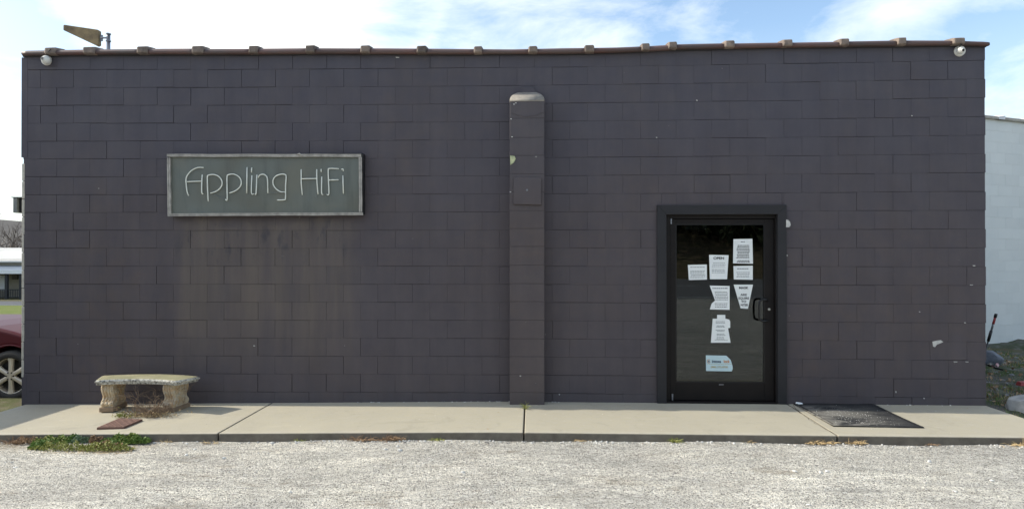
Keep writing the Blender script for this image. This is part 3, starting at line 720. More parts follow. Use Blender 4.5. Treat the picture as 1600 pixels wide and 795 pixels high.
paper([(162, 285), (265, 287), (265, 410), (163, 408), (172, 378), (190, 362)], 'white paper notice with a notched left side, left of the mask notice', dashes=[(176, 256, 299, 4)]+rows(190, 254, (318, 326, 334, 342, 350, 358, 378, 387, 396)), dash_mat='ink')
paper([(286, 280), (386, 280), (360, 405), (322, 402)], 'white paper notice tapering downwards, printed with the large word MASK', words=(('MASK', 337, 297, 16*PX, .0012, 'ink', 1.15), ('ARE', 338, 333, 16*PX, .001, 'ink', 1.15), ('EQUIRE', 338, 351, 16*PX, .001, 'ink', 1.0), ('TO', 338, 368, 16*PX, .001, 'ink', 1.15), ('NTER', 341, 386, 16*PX, .001, 'ink', .95)))
t = paper([(178, 456), (244, 456), (262, 460), (268, 470), (268, 503), (257, 505), (270, 580), (168, 580)], 'white paper notice with torn edges and a small slip on top, above the blue card', dashes=rows(196, 240, (471, 478, 493, 499, 515, 521, 535, 542, 553, 560), 3)+[(188, 256, 566, 2.5)])
P = [Z7(*p) for p in ((200, 436), (242, 436), (243, 457), (200, 456))]; MB().prism([p+Vector((0, -.0022, 0)) for p in P], (0, .0008, 0)).build('slip', M['paper'], t)
paper([(142, 645), (248, 647), (270, 668), (280, 700), (281, 715), (276, 728), (143, 726)], 'pale blue card with navy and orange lettering low on the door glass', mat='paper_blue', cat='sticker', group=None, name='window_card',
      dashes=[(150, 278, 691, 1.5)], dash_mat='ink_gold', words=(('intoxa', 197, 677, 22*PX, .0012, 'ink_navy', .84), ('lock', 249, 677, 22*PX, .0012, 'ink_orange', .80), ('(888) 272-8708', 211, 706, 13*PX, .0004, 'ink_gold', 1.08)))
lg = [o for o in col.objects if o.name.startswith('window_card')][0]
q = Z7(157, 676); MB().tube([q+Vector((math.cos(a)*.016, -.001, math.sin(a)*.02)) for a in np.linspace(.6, 6.0, 14)], .0025, 4).build('logo_ring', M['ink_orange'], lg)
MB().box(q.x-.006, q.x+.008, PY-.001, PY-.0002, q.z-.009, q.z+.006).build('logo_mark', M['ink_navy'], lg)

# ------------------------------------------------------------ neon sign
SY = -.095
sgn = empty('neon_sign', (A(414, 290).x, 0, A(414, 290).z), 'shallow framed grey green box sign with unlit white neon lettering reading Appling HiFi', 'sign')
o_ = {k: A(*v, SY) for k, v in dict(tl=(260.5, 240.5), tr=(564, 240.5), br=(568, 336.5), bl=(261.5, 338.5), itl=(266, 245.5), itr=(558.5, 245.5), ibr=(559, 331.5), ibl=(266.5, 332.8)).items()}
b = o_; bx0, bx1, bz0_, bz1 = b['tl'].x+.01, b['br'].x-.012, b['br'].z+.012, b['tl'].z-.012
MB().box(bx0, bx1, -.066, -.006, bz0_, bz1).build('sign_box', M['sign_panel'], sgn)
rim_ = MB()
rim_.box(bx0-.004, bx0+.002, -.085, -.006, bz0_, bz1); rim_.box(bx1-.002, bx1+.006, -.085, -.006, bz0_, bz1); rim_.box(bx0, bx1, -.085, -.006, bz1-.002, bz1+.006); rim_.box(bx0, bx1, -.085, -.006, bz0_-.006, bz0_+.002)
rim_.build('sign_casing', M['black'], sgn)
def strip(p, q, w, n=9, wob=.002):
    d = (q-p); L = d.length; u = d.normalized(); v = Vector((-u.z, 0, u.x)); rings = []
    for i in range(n+1):
        c = p+d*i/n+v*(U(-wob, wob)); a = w/2
        rings.append([c+v*a+Vector((0, .025, 0)), c+v*a, c+v*a*.35+Vector((0, .0, 0)), c+v*a*.2+Vector((0, .006, 0)), c-v*a*.2+Vector((0, .006, 0)), c-v*a*.35, c-v*a, c-v*a+Vector((0, .025, 0))])
    return MB().ring_loft(rings)
TW = .030
for p, q in ((A(260.5, 242.8, SY), A(564, 242.8, SY)), (A(263.2, 246.5, SY), A(264, 338, SY)), (A(562.6, 245.5, SY), A(563.5, 331, SY)), (A(266, 335.6, SY), A(567, 334, SY))):
    strip(p, q, TW if p.z-q.z < .3 else TW*1.12).build('trim_strip', M['alu'], sgn)
p = A(468, 242, SY-.004); MB().tube([p+Vector((-.02, 0, .006)), p+Vector((.0, -.01, .012)), p+Vector((.03, 0, -.008))], .007, 6).build('bent_clip', M['alu'], sgn)
def ZA(pts): return [A(250+x/6.6235, 230+y/6.6235, -.080) for x, y in pts]
def ZB(pts): return [A(410+x/6.6235, 230+y/6.6235, -.080) for x, y in pts]
def smooth_path(P, k=4):
    if len(P) < 3: return P
    out = []
    for i in range(len(P)-1):
        p0, p1, p2, p3 = P[max(i-1, 0)], P[i], P[i+1], P[min(i+2, len(P)-1)]
        for j in range(k):
            t = j/k; out.append(.5*((2*p1)+(p2-p0)*t+(2*p0-5*p1+4*p2-p3)*t*t+(3*p1-p0-3*p2+p3)*t*t*t))
    return out+[P[-1]]
letters = [
    [(ZA, [(445, 210), (390, 212), (330, 240), (287, 285), (270, 330), (273, 400), (283, 470), (291, 500)]), (ZA, [(280, 358), (432, 352)]), (ZA, [(432, 285), (432, 380), (433, 470), (442, 484)])],
    [(ZA, [(494, 558), (492, 420), (491, 310), (505, 290), (560, 285), (612, 307), (640, 350), (638, 400), (600, 445), (555, 467), (517, 475)])],
    [(ZA, [(672, 538), (695, 545), (694, 430), (694, 310), (706, 287), (760, 280), (812, 303), (839, 345), (836, 395), (800, 438), (755, 463), (712, 473)])],
    [(ZA, [(901, 210), (897, 475)])],
    [(ZA, [(949, 213), (947, 260)]), (ZA, [(946, 292), (946, 470), (965, 482)])],
    [(ZA, [(980, 482), (995, 474), (998, 285)]), (ZA, [(1012, 314), (1030, 291), (1062, 281), (1092, 292), (1112, 330), (1112, 475)])],
    [(ZB, [(235, 466), (190, 462), (140, 430), (112, 385), (112, 335), (140, 300), (190, 281), (232, 283), (246, 305), (240, 400), (239, 525), (225, 545), (150, 546)])],
    [(ZB, [(398, 230), (402, 370), (410, 493)]), (ZB, [(404, 328), (563, 325)]), (ZB, [(560, 230), (563, 330), (572, 485)])],
    [(ZB, [(608, 228), (608, 256)]), (ZB, [(611, 305), (613, 472), (630, 487)])],
    [(ZB, [(660, 487), (688, 484), (685, 360), (682, 240), (696, 221), (785, 222)]), (ZB, [(685, 341), (786, 338)])],
    [(ZB, [(815, 228), (833, 228), (835, 246)]), (ZB, [(833, 295), (838, 478)])],
]
for L in letters:
    m = MB()
    for fn, pts_ in L:
        P = fn(pts_); P = [p + Vector((0, .012, 0)) if i in (0, len(P)-1) else p for i, p in enumerate(P)] if len(P) > 2 else P
        m.tube(smooth_path(P) if len(P) > 2 else P, .0066, 8)
        for p in (P[0], P[-1]): m.tube([p, (p.x, -.065, p.z)], .004, 5)
    m.build('neon_letter', M['neon'], sgn, smooth=True)
for fn, pts_ in ((ZA, [(560, 490), (620, 522), (675, 538)]), (ZB, [(60, 478), (110, 474), (150, 470), (230, 470)]), (ZB, [(560, 490), (555, 515), (566, 530)]), (ZB, [(628, 487), (665, 489)])):
    MB().tube(smooth_path(fn(pts_)), .0032, 5).build('connecting_tube', M['grey_paint'], sgn)

# ------------------------------------------------------------ security cameras
def seccam(px, py, bpx, bpy_, rb, look, label, cable):
    c = A(px, py, 0); t = empty('security_camera', c, label, 'security camera', 'security cameras under the coping')
    MB().disc((c.x, -.002, c.z), (0, -1, 0), .060, .026, 28, .054).build('base', M['cam_white'], t, bevel=.004)
    l = Vector(look).normalized(); b = A(bpx, bpy_, -.055)
    MB().sphere(b, rb, 22, 14).build('ball', M['cam_white'], t, smooth=True)
    MB().disc(b+l*rb*.80, l, rb*.50, rb*.22, 24, rb*.44).build('lens_ring', M['cam_white'], t)
    MB().disc(b+l*rb*1.0, l, rb*.36, .003, 20).build('lens', M['black'], t)
    MB().tube([A(q[0], q[1], q[2]) for q in cable], .006, 6).build('cable', M['black'], t, smooth=True)
seccam(73.8, 95, 72.5, 94, .050, (-.22, -1, .06), 'white ball security camera at the left end of the wall, under the coping', [(74, 90, -.04), (73, 84, -.075), (77, 79, -.09), (80, 77, -.085)])
seccam(1498.5, 80.5, 1501, 79, .038, (.12, -1, -.25), 'white ball security camera at the right end of the wall, under the coping', [(1499, 74, -.04), (1501, 71, -.08), (1503, 69, -.09)])

# ------------------------------------------------------------ antenna on the roof
AY = 1.0
ant = empty('antenna', tuple(A(170, 80, AY)), 'weathered tan wedge shaped antenna on a short mast above the left end of the roof', 'antenna')
P = [A(a, b_, AY) for a, b_ in ((101, 40.5), (103, 40), (154, 47.5), (156.3, 49), (156.3, 71), (153, 73), (149, 71), (101, 48.5))]
MB().prism([p+Vector((0, -.03, 0)) for p in P], (0, .06, 0)).build('shell', M['tan_plastic'], ant, bevel=.008)
c = A(169.5, 60, AY); MB().tube([(c.x, c.y, 3.40), (c.x, c.y, A(169, 55, AY).z)], .022, 12).build('mast', M['steel'], ant, smooth=True)
p, q = A(156, 60, AY), A(169, 60, AY)
MB().box(p.x-.01, p.x+.04, AY-.006, AY+.006, p.z-.04, p.z+.04).build('bracket', M['steel'], ant, bevel=.002)
MB().tube([(p.x+.02, AY-.012, p.z), (q.x, AY-.012, q.z)], .012, 8).build('clamp_bolt', M['steel'], ant)
cb = MB()
for dz in (-.045, .045): cb.disc((c.x, AY, p.z+dz), (0, 0, 1), .031, .014, 14)
cb.build('clamp', M['steel'], ant)

# box lamp on the left side wall
c = A(31, 320, .35)
wlp = empty('wall_lamp', (c.x, .35, c.z), 'small grey box lamp fixed to the left side wall', 'lamp')
p, q = A(28.5, 310, .35), A(33, 333, .35)
MB().box(p.x, p.x+.05, .27, .43, q.z, p.z).build('housing', M['grey_paint'], wlp, bevel=.004)
MB().box(p.x+.05, XL+.02, .30, .41, q.z+.005, p.z-.005).build('back_box', M['black'], wlp, bevel=.003)
MB().box(p.x-.014, XL+.01, .26, .44, p.z, p.z+.01).build('hood', M['grey_paint'], wlp)

# ------------------------------------------------------------ bench
BZ = zs(-4.15)
bl, br = A(152, 597, -.44), A(272, 597, -.44); bcx = (bl.x+br.x)/2+.05; bch = .355
bench = empty('stone_bench', (bcx, -.29, BZ), 'curved cast stone garden bench with scrolled legs and a mossy seat', 'bench')
def seat_ring(grow, z, hw=.43):
    pts_ = []; n = 14; Rc = 1.05; yc = -.14-Rc             # centre of curvature in front of the bench
    ha = math.asin(hw/Rc)
    for i in range(n+1): a = -ha-grow/Rc+(2*ha+2*grow/Rc)*i/n; rr = Rc-grow+.0; pts_.append((math.sin(a)*rr, yc+math.cos(a)*rr, z))
    for i in range(n+1): a = ha+grow/Rc-(2*ha+2*grow/Rc)*i/n; rr = Rc+.29+grow; pts_.append((math.sin(a)*rr*.985, yc+math.cos(a)*rr, z))
    return pts_
zt = bch+.005
seat = MB().ring_loft([seat_ring(-.03, zt-.062), seat_ring(-.012, zt-.060), seat_ring(.0, zt-.05), seat_ring(-.006, zt-.038), seat_ring(.004, zt-.030), seat_ring(.006, zt-.014), seat_ring(-.010, zt-.004), seat_ring(-.022, zt)])
seat.build('seat', M['bench_top'], bench, smooth=True, local=True)
# carved leaf lumps round the edge of the seat
lump = MB(); rg = seat_ring(.004, zt-.026)
for i in range(len(rg)):
    a, b2 = Vector(rg[i]), Vector(rg[(i+1) % len(rg)]); n = max(1, int((b2-a).length/.028))
    for k in range(n):
        c = a.lerp(b2, k/n); lump.sphere(c+Vector((0, 0, U(-.003, .004))), .0085, 7, 5, (U(.8, 1.2), U(.5, .9), U(.8, 1.3)))
lump.build('carved_edge', M['bench_top'], bench, smooth=True, local=True)
prof = [(-.135, .048), (-.128, .062), (-.140, .075), (-.142, .095), (-.128, .115), (-.108, .128), (-.100, .15), (-.104, .17), (-.122, .20), (-.134, .23), (-.135, .26), (-.125, .285), (-.118, zt-.060)]
for sx in (-1, 1):
    lx = sx*.346-.042; th = .064
    lg = empty('leg', (lx, .0, 0)); lg.parent = bench; lg.rotation_euler = (0, 0, -sx*.10)
    out_ = [(y, z) for y, z in prof]+[(-y, z) for y, z in reversed(prof)]
    MB().prism([(-th, y, z) for y, z in out_], (2*th, 0, 0)).build('scroll', M['bench'], lg, bevel=.009, local=True)
    MB().box(-th-.010, th+.010, -.148, .148, 0, .05).build('plinth', M['plinth'], lg, bevel=.006, local=True)
    rb = MB()
    for dx in (-.045, -.015, .015, .045):
        rb.tube([(dx, y-.002, z) for y, z in prof[4:]], .0085, 6)
        rb.tube([(dx, -y+.002, z) for y, z in prof[4:]], .0085, 6)
    for dx in (-.038, 0, .038): rb.sphere((dx, -.138, .085), .021, 10, 7); 
    tag(rb.build('fluting', M['bench'], lg, smooth=True, local=True), kind='stuff')
    sc2 = MB()                                # raised foliage on the side faces
    for s in (-1, 1):
        for (yy, zz, r0, turns) in ((-.045, .20, .045, 1.3), (.045, .20, .045, -1.3), (-.05, .10, .03, -1.2), (.05, .10, .03, 1.2), (0, .255, .03, 1)):
            pts_ = [(s*(th+.001), yy+math.cos(t*turns*6.28)*r0*(1-t*.8), zz+math.sin(t*turns*6.28)*r0*(1-t*.8)) for t in np.linspace(0, 1, 16)]
            sc2.tube(pts_, .007, 5)
    tag(sc2.build('side_relief', M['bench'], lg, smooth=True, local=True), kind='stuff')
# ------------------------------------------------------------ drain cover and mat
zd = zs(-4.3)
P = [at_z(a, b_, zd+.01) for a, b_ in ((151, 669.6), (193.5, 668.8), (223, 656.5), (186, 654.7))]
c = sum(P, Vector())/4
dr = empty('drain_cover', (c.x, c.y, zd), 'small rusty brown iron cover lying on the sidewalk before the bench', 'drain cover')
MB().prism([p-Vector((0, 0, .011)) for p in P], (0, 0, .024)).build('plate', M['drain'], dr, bevel=.003)
st = MB(); n1_, n2_ = 7, 9
for i in range(n1_):
    for k in range(n2_):
        u, v = (i+.5)/n1_, (k+.5)/n2_
        c1 = P[0].lerp(P[1], u).lerp(P[3].lerp(P[2], u), v); c1 = Vector((c1.x, c1.y, zd+.0225)); s = .014
        a = .785 if (i+k) % 2 else -.785
        d = Vector((math.cos(a), math.sin(a), 0)); e2 = Vector((-d.y, d.x, 0))
        st.prism([c1-d*s-e2*.006, c1+d*s-e2*.006, c1+d*s+e2*.006, c1-d*s+e2*.006], (0, 0, .004))
st.build('tread', M['drain_top'], dr)
P = [at_z(a, b_, .008) for a, b_ in ((1302, 665), (1444, 667.5), (1368, 632.5), (1243, 632))]
P[2].y = P[3].y = -.012
c = sum(P, Vector())/4
mt = empty('door_mat', (c.x, c.y, 0), 'worn black rubber mat with pale grit on it, lying right of the door', 'mat')
n = 14; mm = MB()
for layer, dz in ((0, 0), (1, 1)):
    pass
g2 = []
for jv in range(n+1):
    for i in range(n+1):
        u, v = i/n, jv/n; q = P[0].lerp(P[1], u).lerp(P[3].lerp(P[2], u), v)
        z = .0105+.002*math.sin(u*9+v*5)+U(-.0007, .0007)+(.006 if jv == 0 and i < 6 else 0)
        mm.v.append((q.x+U(-.0015, .0015), q.y, z))
for jv in range(n):
    for i in range(n): a = jv*(n+1)+i; mm.f.append((a, a+1, a+n+2, a+n+1))
mo = mm.build('mat_sheet', M['mat'], mt, smooth=True)
sm_ = mo.modifiers.new('thick', 'SOLIDIFY'); sm_.thickness = .008; sm_.offset = -1
e_ = MB()
for a, b2 in ((0, 1), (1, 2), (3, 0)):
    p, q = P[a], P[b2]; d = (q-p).normalized(); nrm = Vector((-d.y, d.x, 0))
    e_.ring_loft([[p+Vector((0, 0, -.006)), p+nrm*.03+Vector((0, 0, -.004)), p+nrm*.03+Vector((0, 0, .006)), p+Vector((0, 0, -.002))], [q+Vector((0, 0, -.006)), q+nrm*.03+Vector((0, 0, -.004)), q+nrm*.03+Vector((0, 0, .006)), q+Vector((0, 0, -.002))]])
e_.build('mat_border', M['rubber'], mt)
pts, sz = [], []
for i in range(260):
    u, v = random.gauss(.42, .22), random.gauss(.35, .22)
    if not (0.02 < u < .98 and 0.02 < v < .9): continue
    q = P[0].lerp(P[1], u).lerp(P[3].lerp(P[2], u), v); s = U(.0025, .006); pts.append((q.x, q.y, .014)); sz.append(s*.6)
scatter_stones('grit_on_mat', pts, sz, M['stones'])
pts, sz = [], []
for (px, sp_, cnt) in ((745, 30, 16), (785, 12, 9), (865, 8, 6), (1400, 60, 10), (600, 80, 12)):
    for i in range(cnt): q = at_z(px+random.gauss(0, sp_), 629, 0); pts.append((q.x, -.012-abs(random.gauss(0, .01)), zs(q.x)+.003)); sz.append(U(.004, .011))
for i in range(90): x = U(-5, 4.8); pts.append((x, U(SLAB_Y+.04, -.05), zs(x)+.001)); sz.append(U(.0015, .004))
scatter_stones('sidewalk_grit', pts, sz, M['stones'])
q = at_z(1247, 629.5, .01)
m = MB().ring_loft([[(q.x-.045, -.045, .001), (q.x+.04, -.05, .001), (q.x+.045, -.015, .001), (q.x-.035, -.012, .001)], [(q.x-.03, -.04, .022), (q.x+.03, -.042, .018), (q.x+.04, -.02, .02), (q.x-.03, -.018, .03)]])
tag(m.build('crumpled_paper', M['paper'], bevel=.004), 'small crumpled scrap of white paper against the wall beside the door mat', 'litter')

# ------------------------------------------------------------ weeds
def leaf(m, p, d, n_, L, w):
    d = d.normalized(); s = d.cross(n_).normalized(); i = len(m.v)
    m.v += [tuple(p), tuple(p+d*L*.5+s*w*.5+n_*L*.08), tuple(p+d*L), tuple(p+d*L*.5-s*w*.5+n_*L*.08)]; m.f += [(i, i+1, i+2), (i, i+2, i+3)]
def rv(zmin=-.2): 
    v = Vector((U(-1, 1), U(-1, 1), U(zmin, 1))); return v.normalized()
def gnd(px, py): x = at_z(px, py, -.13); return Vector((x.x, x.y, zg(x.x)))
def clump(mats, spots, n, name, label, hgt, lsz=(.012, .026)):
    """spots: (px,py,rx,ry,mat key) patches of leaves on the gravel"""
    cs = [gnd(s_[0], s_[1]) for s_ in spots]; c0 = sum(cs, Vector())/len(cs)
    t = empty(name, c0, label, 'weeds')
    byk = {}
    for (px, py, rx, ry, key, dens), c in zip(spots, cs):
        m = byk.setdefault(key, MB())
        for i in range(int(n*dens)):
            a, rr = U(0, 6.28), math.sqrt(random.random())
            x, y = c.x+math.cos(a)*rr*rx, c.y+math.sin(a)*rr*ry
            if y > SLAB_Y-.005: y = SLAB_Y-.005-U(0, .02)
            h = hgt*(1-rr*rr*.8)*(.5+.5*math.sin(x*23+y*31)**2)
            p = Vector((x, y, zg(x)+.004+h*random.random()**.6))
            d = rv(-.1); leaf(m, p, d, rv(.3), U(*lsz), U(*lsz)*.7)
    for k, m in byk.items(): tag(m.build('leaves', M[k], t, fix=False), kind='stuff')
    return t
clump(None, [(85, 693, .19, .08, 'leaf', .45), (62, 700, .09, .07, 'leaf', .5), (110, 690, .12, .06, 'leaf', .5), (195, 691, .20, .09, 'leaf', 1.0), (215, 694, .12, .05, 'leaf', .6), (175, 700, .14, .06, 'leaf', .7), (125, 692, .10, .05, 'leaf_pale', .45), (100, 703, .32, .06, 'leaf_yellow', .8), (165, 705, .26, .06, 'leaf_yellow', .8), (80, 692, .2, .07, 'leaf_yellow', .45), (200, 692, .2, .08, 'leaf_yellow', .35), (150, 692, .06, .05, 'leaf_red', .4), (170, 703, .16, .05, 'leaf_red', .3), (40, 692, .12, .05, 'leaf_red', .25)], 1100, 'weed_patch', 'low patch of green and yellowing weeds along the kerb at the left', .085)
st = MB()
for i in range(420):
    c = gnd(U(60, 210), U(698, 711)); a = U(0, 6.28); L = U(.02, .07); d = Vector((math.cos(a), math.sin(a)*.5, U(0, .4)))
    st.tube([c, c+d*L], .0012, 3, False)
wp = [o for o in col.objects if o.name == 'weed_patch'][0]
tag(st.build('dry_stems', M['straw'], wp, fix=False), kind='stuff')
def tuft(px, py, n, L, mat, label, cat='dry grass', name='dry_tuft', spread=.05, flat=.5, on=None, grp=None):
    c = gnd(px, py) if on is None else on; t = empty(name, c, label, cat, grp); m = MB()
    for i in range(n):
        b = c+Vector((random.gauss(0, spread), min(0, random.gauss(0, .02)) if on is None else random.gauss(0, .03), .002))
        if on is None and b.y > SLAB_Y-.004: b.y = SLAB_Y-.01
        d = Vector((U(-1, 1), U(-1, .3), U(.1, 1)*flat)).normalized(); l = L*1.5*U(.4, 1)
        m.tube([b, b+d*l*.5+Vector((0, 0, l*.1)), b+d*l+Vector((0, 0, -l*.15))], .0026, 3, False, .0012)
    tag(m.build('blades', M[mat], t, fix=False), kind='stuff'); return t
for k, (px, mk_) in enumerate(((262, 'straw'), (470, 'leaf_yellow'), (905, 'straw'), (1160, 'straw'), (1430, 'leaf_red'))):
    tuft(px, 692, 16, .035, mk_, ('thin pale wisp at the kerb right of the weed patch', 'thin green wisp at the kerb between the bench and the brown tufts', 'thin pale wisp at the kerb right of the central joint', 'thin pale wisp at the kerb in front of the door', 'thin brown wisp at the kerb right of the mat')[k], 'dry grass', 'grass_wisp', spread=.03)
tuft(574, 689, 110, .06, 'leaf_red', 'wide flat tuft of brown dead grass at the kerb, left of the pointed tuft', spread=.07)
tuft(622, 687, 110, .065, 'leaf_red', 'pointed tuft of brown dead grass on the kerb line, left of the sidewalk joint', spread=.05, flat=.9)
tuft(686, 691, 50, .035, 'leaf_yellow', 'tiny greenish tuft on the gravel left of the central sidewalk joint', spread=.035)
tuft(1046, 689, 60, .05, 'leaf_yellow', 'small yellow green sprig at the kerb in front of the door', 'weed', spread=.03, flat=.8)
tuft(1270, 694, 110, .055, 'straw', 'pale straw tuft at the kerb below the left corner of the door mat', spread=.055)
tuft(1321, 693, 80, .05, 'straw', 'pale straw tuft at the kerb below the front of the door mat', spread=.04, flat=.8)
tuft(1578, 695, 150, .07, 'straw', 'straggling straw tuft at the kerb near the right end of the sidewalk', spread=.09)
tuft(30, 690, 90, .06, 'leaf_red', 'brown dead leaves and stalks at the far left kerb', spread=.09)
tuft(330, 695, 40, .03, 'straw', 'scrap of straw on the gravel below the bench shadow', spread=.05)
q = at_z(820.5, 638, 0); tuft(0, 0, 26, .07, 'leaf_yellow', 'thin sprig growing from the central sidewalk joint by the wall', 'weed', 'joint_sprig', .012, .9, on=Vector((q.x, q.y, .0)))
lf = MB()
for i in range(150):
    x = U(-5.4, 5.6); on = random.random() < .25
    y = U(SLAB_Y+.05, -.03) if on else SLAB_Y-.01-abs(random.gauss(0, .10)); z = (zs(x) if on else zg(x))+.004
    leaf(lf, Vector((x, y, z)), Vector((U(-1, 1), U(-1, 1), U(0, .25))), Vector((U(-.3, .3), U(-.3, .3), 1)).normalized(), U(.008, .024), U(.004, .012))
tag(lf.build('leaf_litter', M['leaf_red'], fix=False), kind='stuff')
# dead bush under the bench
bc = at_z(232, 650, BZ)
bush = empty('dead_bush', bc, 'tangle of dry brown twigs growing under the right half of the bench', 'dead plant')
tw = MB()
def twig(p, d, L, r_, depth):
    if depth == 0 or L < .012: return
    n = 4; P = [p]
    for i in range(n): d = (d+Vector((U(-.3, .3), U(-.3, .3), U(-.22, .2)))).normalized(); P.append(P[-1]+d*L/n)
    for q in P: q.z = max(q.z, BZ+.003)
    tw.tube(P, r_, 4, False, r_*.6)
    for k in range(3): twig(P[random.randint(1, n)].copy(), (d+rv(-.5)*.9).normalized(), L*U(.45, .75), r_*.62, depth-1)
for i in range(60):
    c = bc+Vector((random.gauss(.02, .10), random.gauss(.03, .06), 0)); c.x = min(c.x, bcx+.29)
    twig(c, Vector((U(-1, 1), U(-.7, .6), U(.15, .9))).normalized(), U(.06, .16), .0030, 3)
for (px, py, L) in ((225, 646, .28), (210, 648, .22), (240, 646, .22), (285, 640, .2)): twig(at_z(px, py, BZ), Vector((U(-.2, .4), .1, 1)).normalized(), L, .0028, 4)
tag(tw.build('twigs', M['twig'], bush, fix=False), kind='stuff')
lf = MB()
for i in range(520):
    c = bc+Vector((random.gauss(.04, .13), random.gauss(-.02, .05), 0)); leaf(lf, Vector((c.x, c.y, BZ+.003+abs(random.gauss(0, .02)))), rv(-.3), rv(.3), U(.012, .03), U(.005, .014))
tag(lf.build('dead_leaves', M['straw'], bush, fix=False), kind='stuff')
sp_ = MB(); c = at_z(194, 652, BZ)
for i in range(150): leaf(sp_, c+Vector((random.gauss(0, .05), random.gauss(0, .02), abs(random.gauss(.01, .02)))), rv(.0), rv(.3), U(.02, .045), U(.005, .012))
g_ = empty('green_sprig', c, 'fresh green sprig at the left of the dead twigs under the bench', 'weed'); tag(sp_.build('leaves', M['leaf_yellow'], g_, fix=False), kind='stuff')

# ------------------------------------------------------------ car builder
def wheel_geo(parent, x, y, s, r=.40):
    wv = empty('wheel', (x, y, r)); wv.parent = parent
    # tyre (lathe about y)
    prof_ = [(r*.70, -.11), (r*.74, -.125), (r*.93, -.125), (r*.985, -.10), (r, -.06), (r, .06), (r*.985, .10), (r*.93, .125), (r*.74, .125), (r*.70, .11)]
    rings = [[(math.cos(a)*q, w_, math.sin(a)*q) for q, w_ in prof_] for a in [2*math.pi*k/44 for k in range(44)]]; rings.append(rings[0])
    MB().ring_loft(rings, cap=False).build('tyre', M['rubber'], wv, smooth=True, local=True)
    rm = MB(); R1 = r*.73; o = s*.115
    lip = [(R1, o), (R1, o-s*.012), (R1*.93, o-s*.02), (R1*.91, o-s*.20), (R1*.985, o-s*.21)]
    rings = [[(math.cos(a)*q, w_, math.sin(a)*q) for q, w_ in lip] for a in [2*math.pi*k/40 for k in range(40)]]; rings.append(rings[0])
    rm.ring_loft(rings, cap=False, close=False)
    for k in range(6):
        a = 2*math.pi*(k+.5)/6; u = Vector((math.cos(a), 0, math.sin(a))); v = Vector((-math.sin(a), 0, math.cos(a))); rings = []
        for (q, w_, yy) in ((r*.10, .034, .010), (r*.3, .030, .012), (r*.55, .036, .016), (R1*.96, .050, .010)):
            c = u*q; rings.append([c-v*w_+Vector((0, o-s*yy, 0)), c-v*w_*.5+Vector((0, o-s*(yy-.012), 0)), c+v*w_*.5+Vector((0, o-s*(yy-.012), 0)), c+v*w_+Vector((0, o-s*yy, 0)), c+v*w_+Vector((0, o-s*(yy+.035), 0)), c-v*w_+Vector((0, o-s*(yy+.035), 0))])
        rm.ring_loft(rings)
    rm.disc((0, o-s*.04, 0), (0, s, 0), r*.17, .035, 20); rm.disc((0, o, 0), (0, s, 0), r*.09, .006, 16)
    rm.build('rim', M['rim'], wv, smooth=False, local=True)
    nt = MB()
    for k in range(6): a = 2*math.pi*k/6; nt.disc((math.cos(a)*r*.145, o-s*.004, math.sin(a)*r*.145), (0, s, 0), .013, .006, 8)
    nt.build('wheel_nuts', M['black'], wv, local=True)
    MB().disc((0, -s*.02, 0), (0, s, 0), r*.60, .05, 28).build('brake_disc', M['car_trim'], wv, local=True)
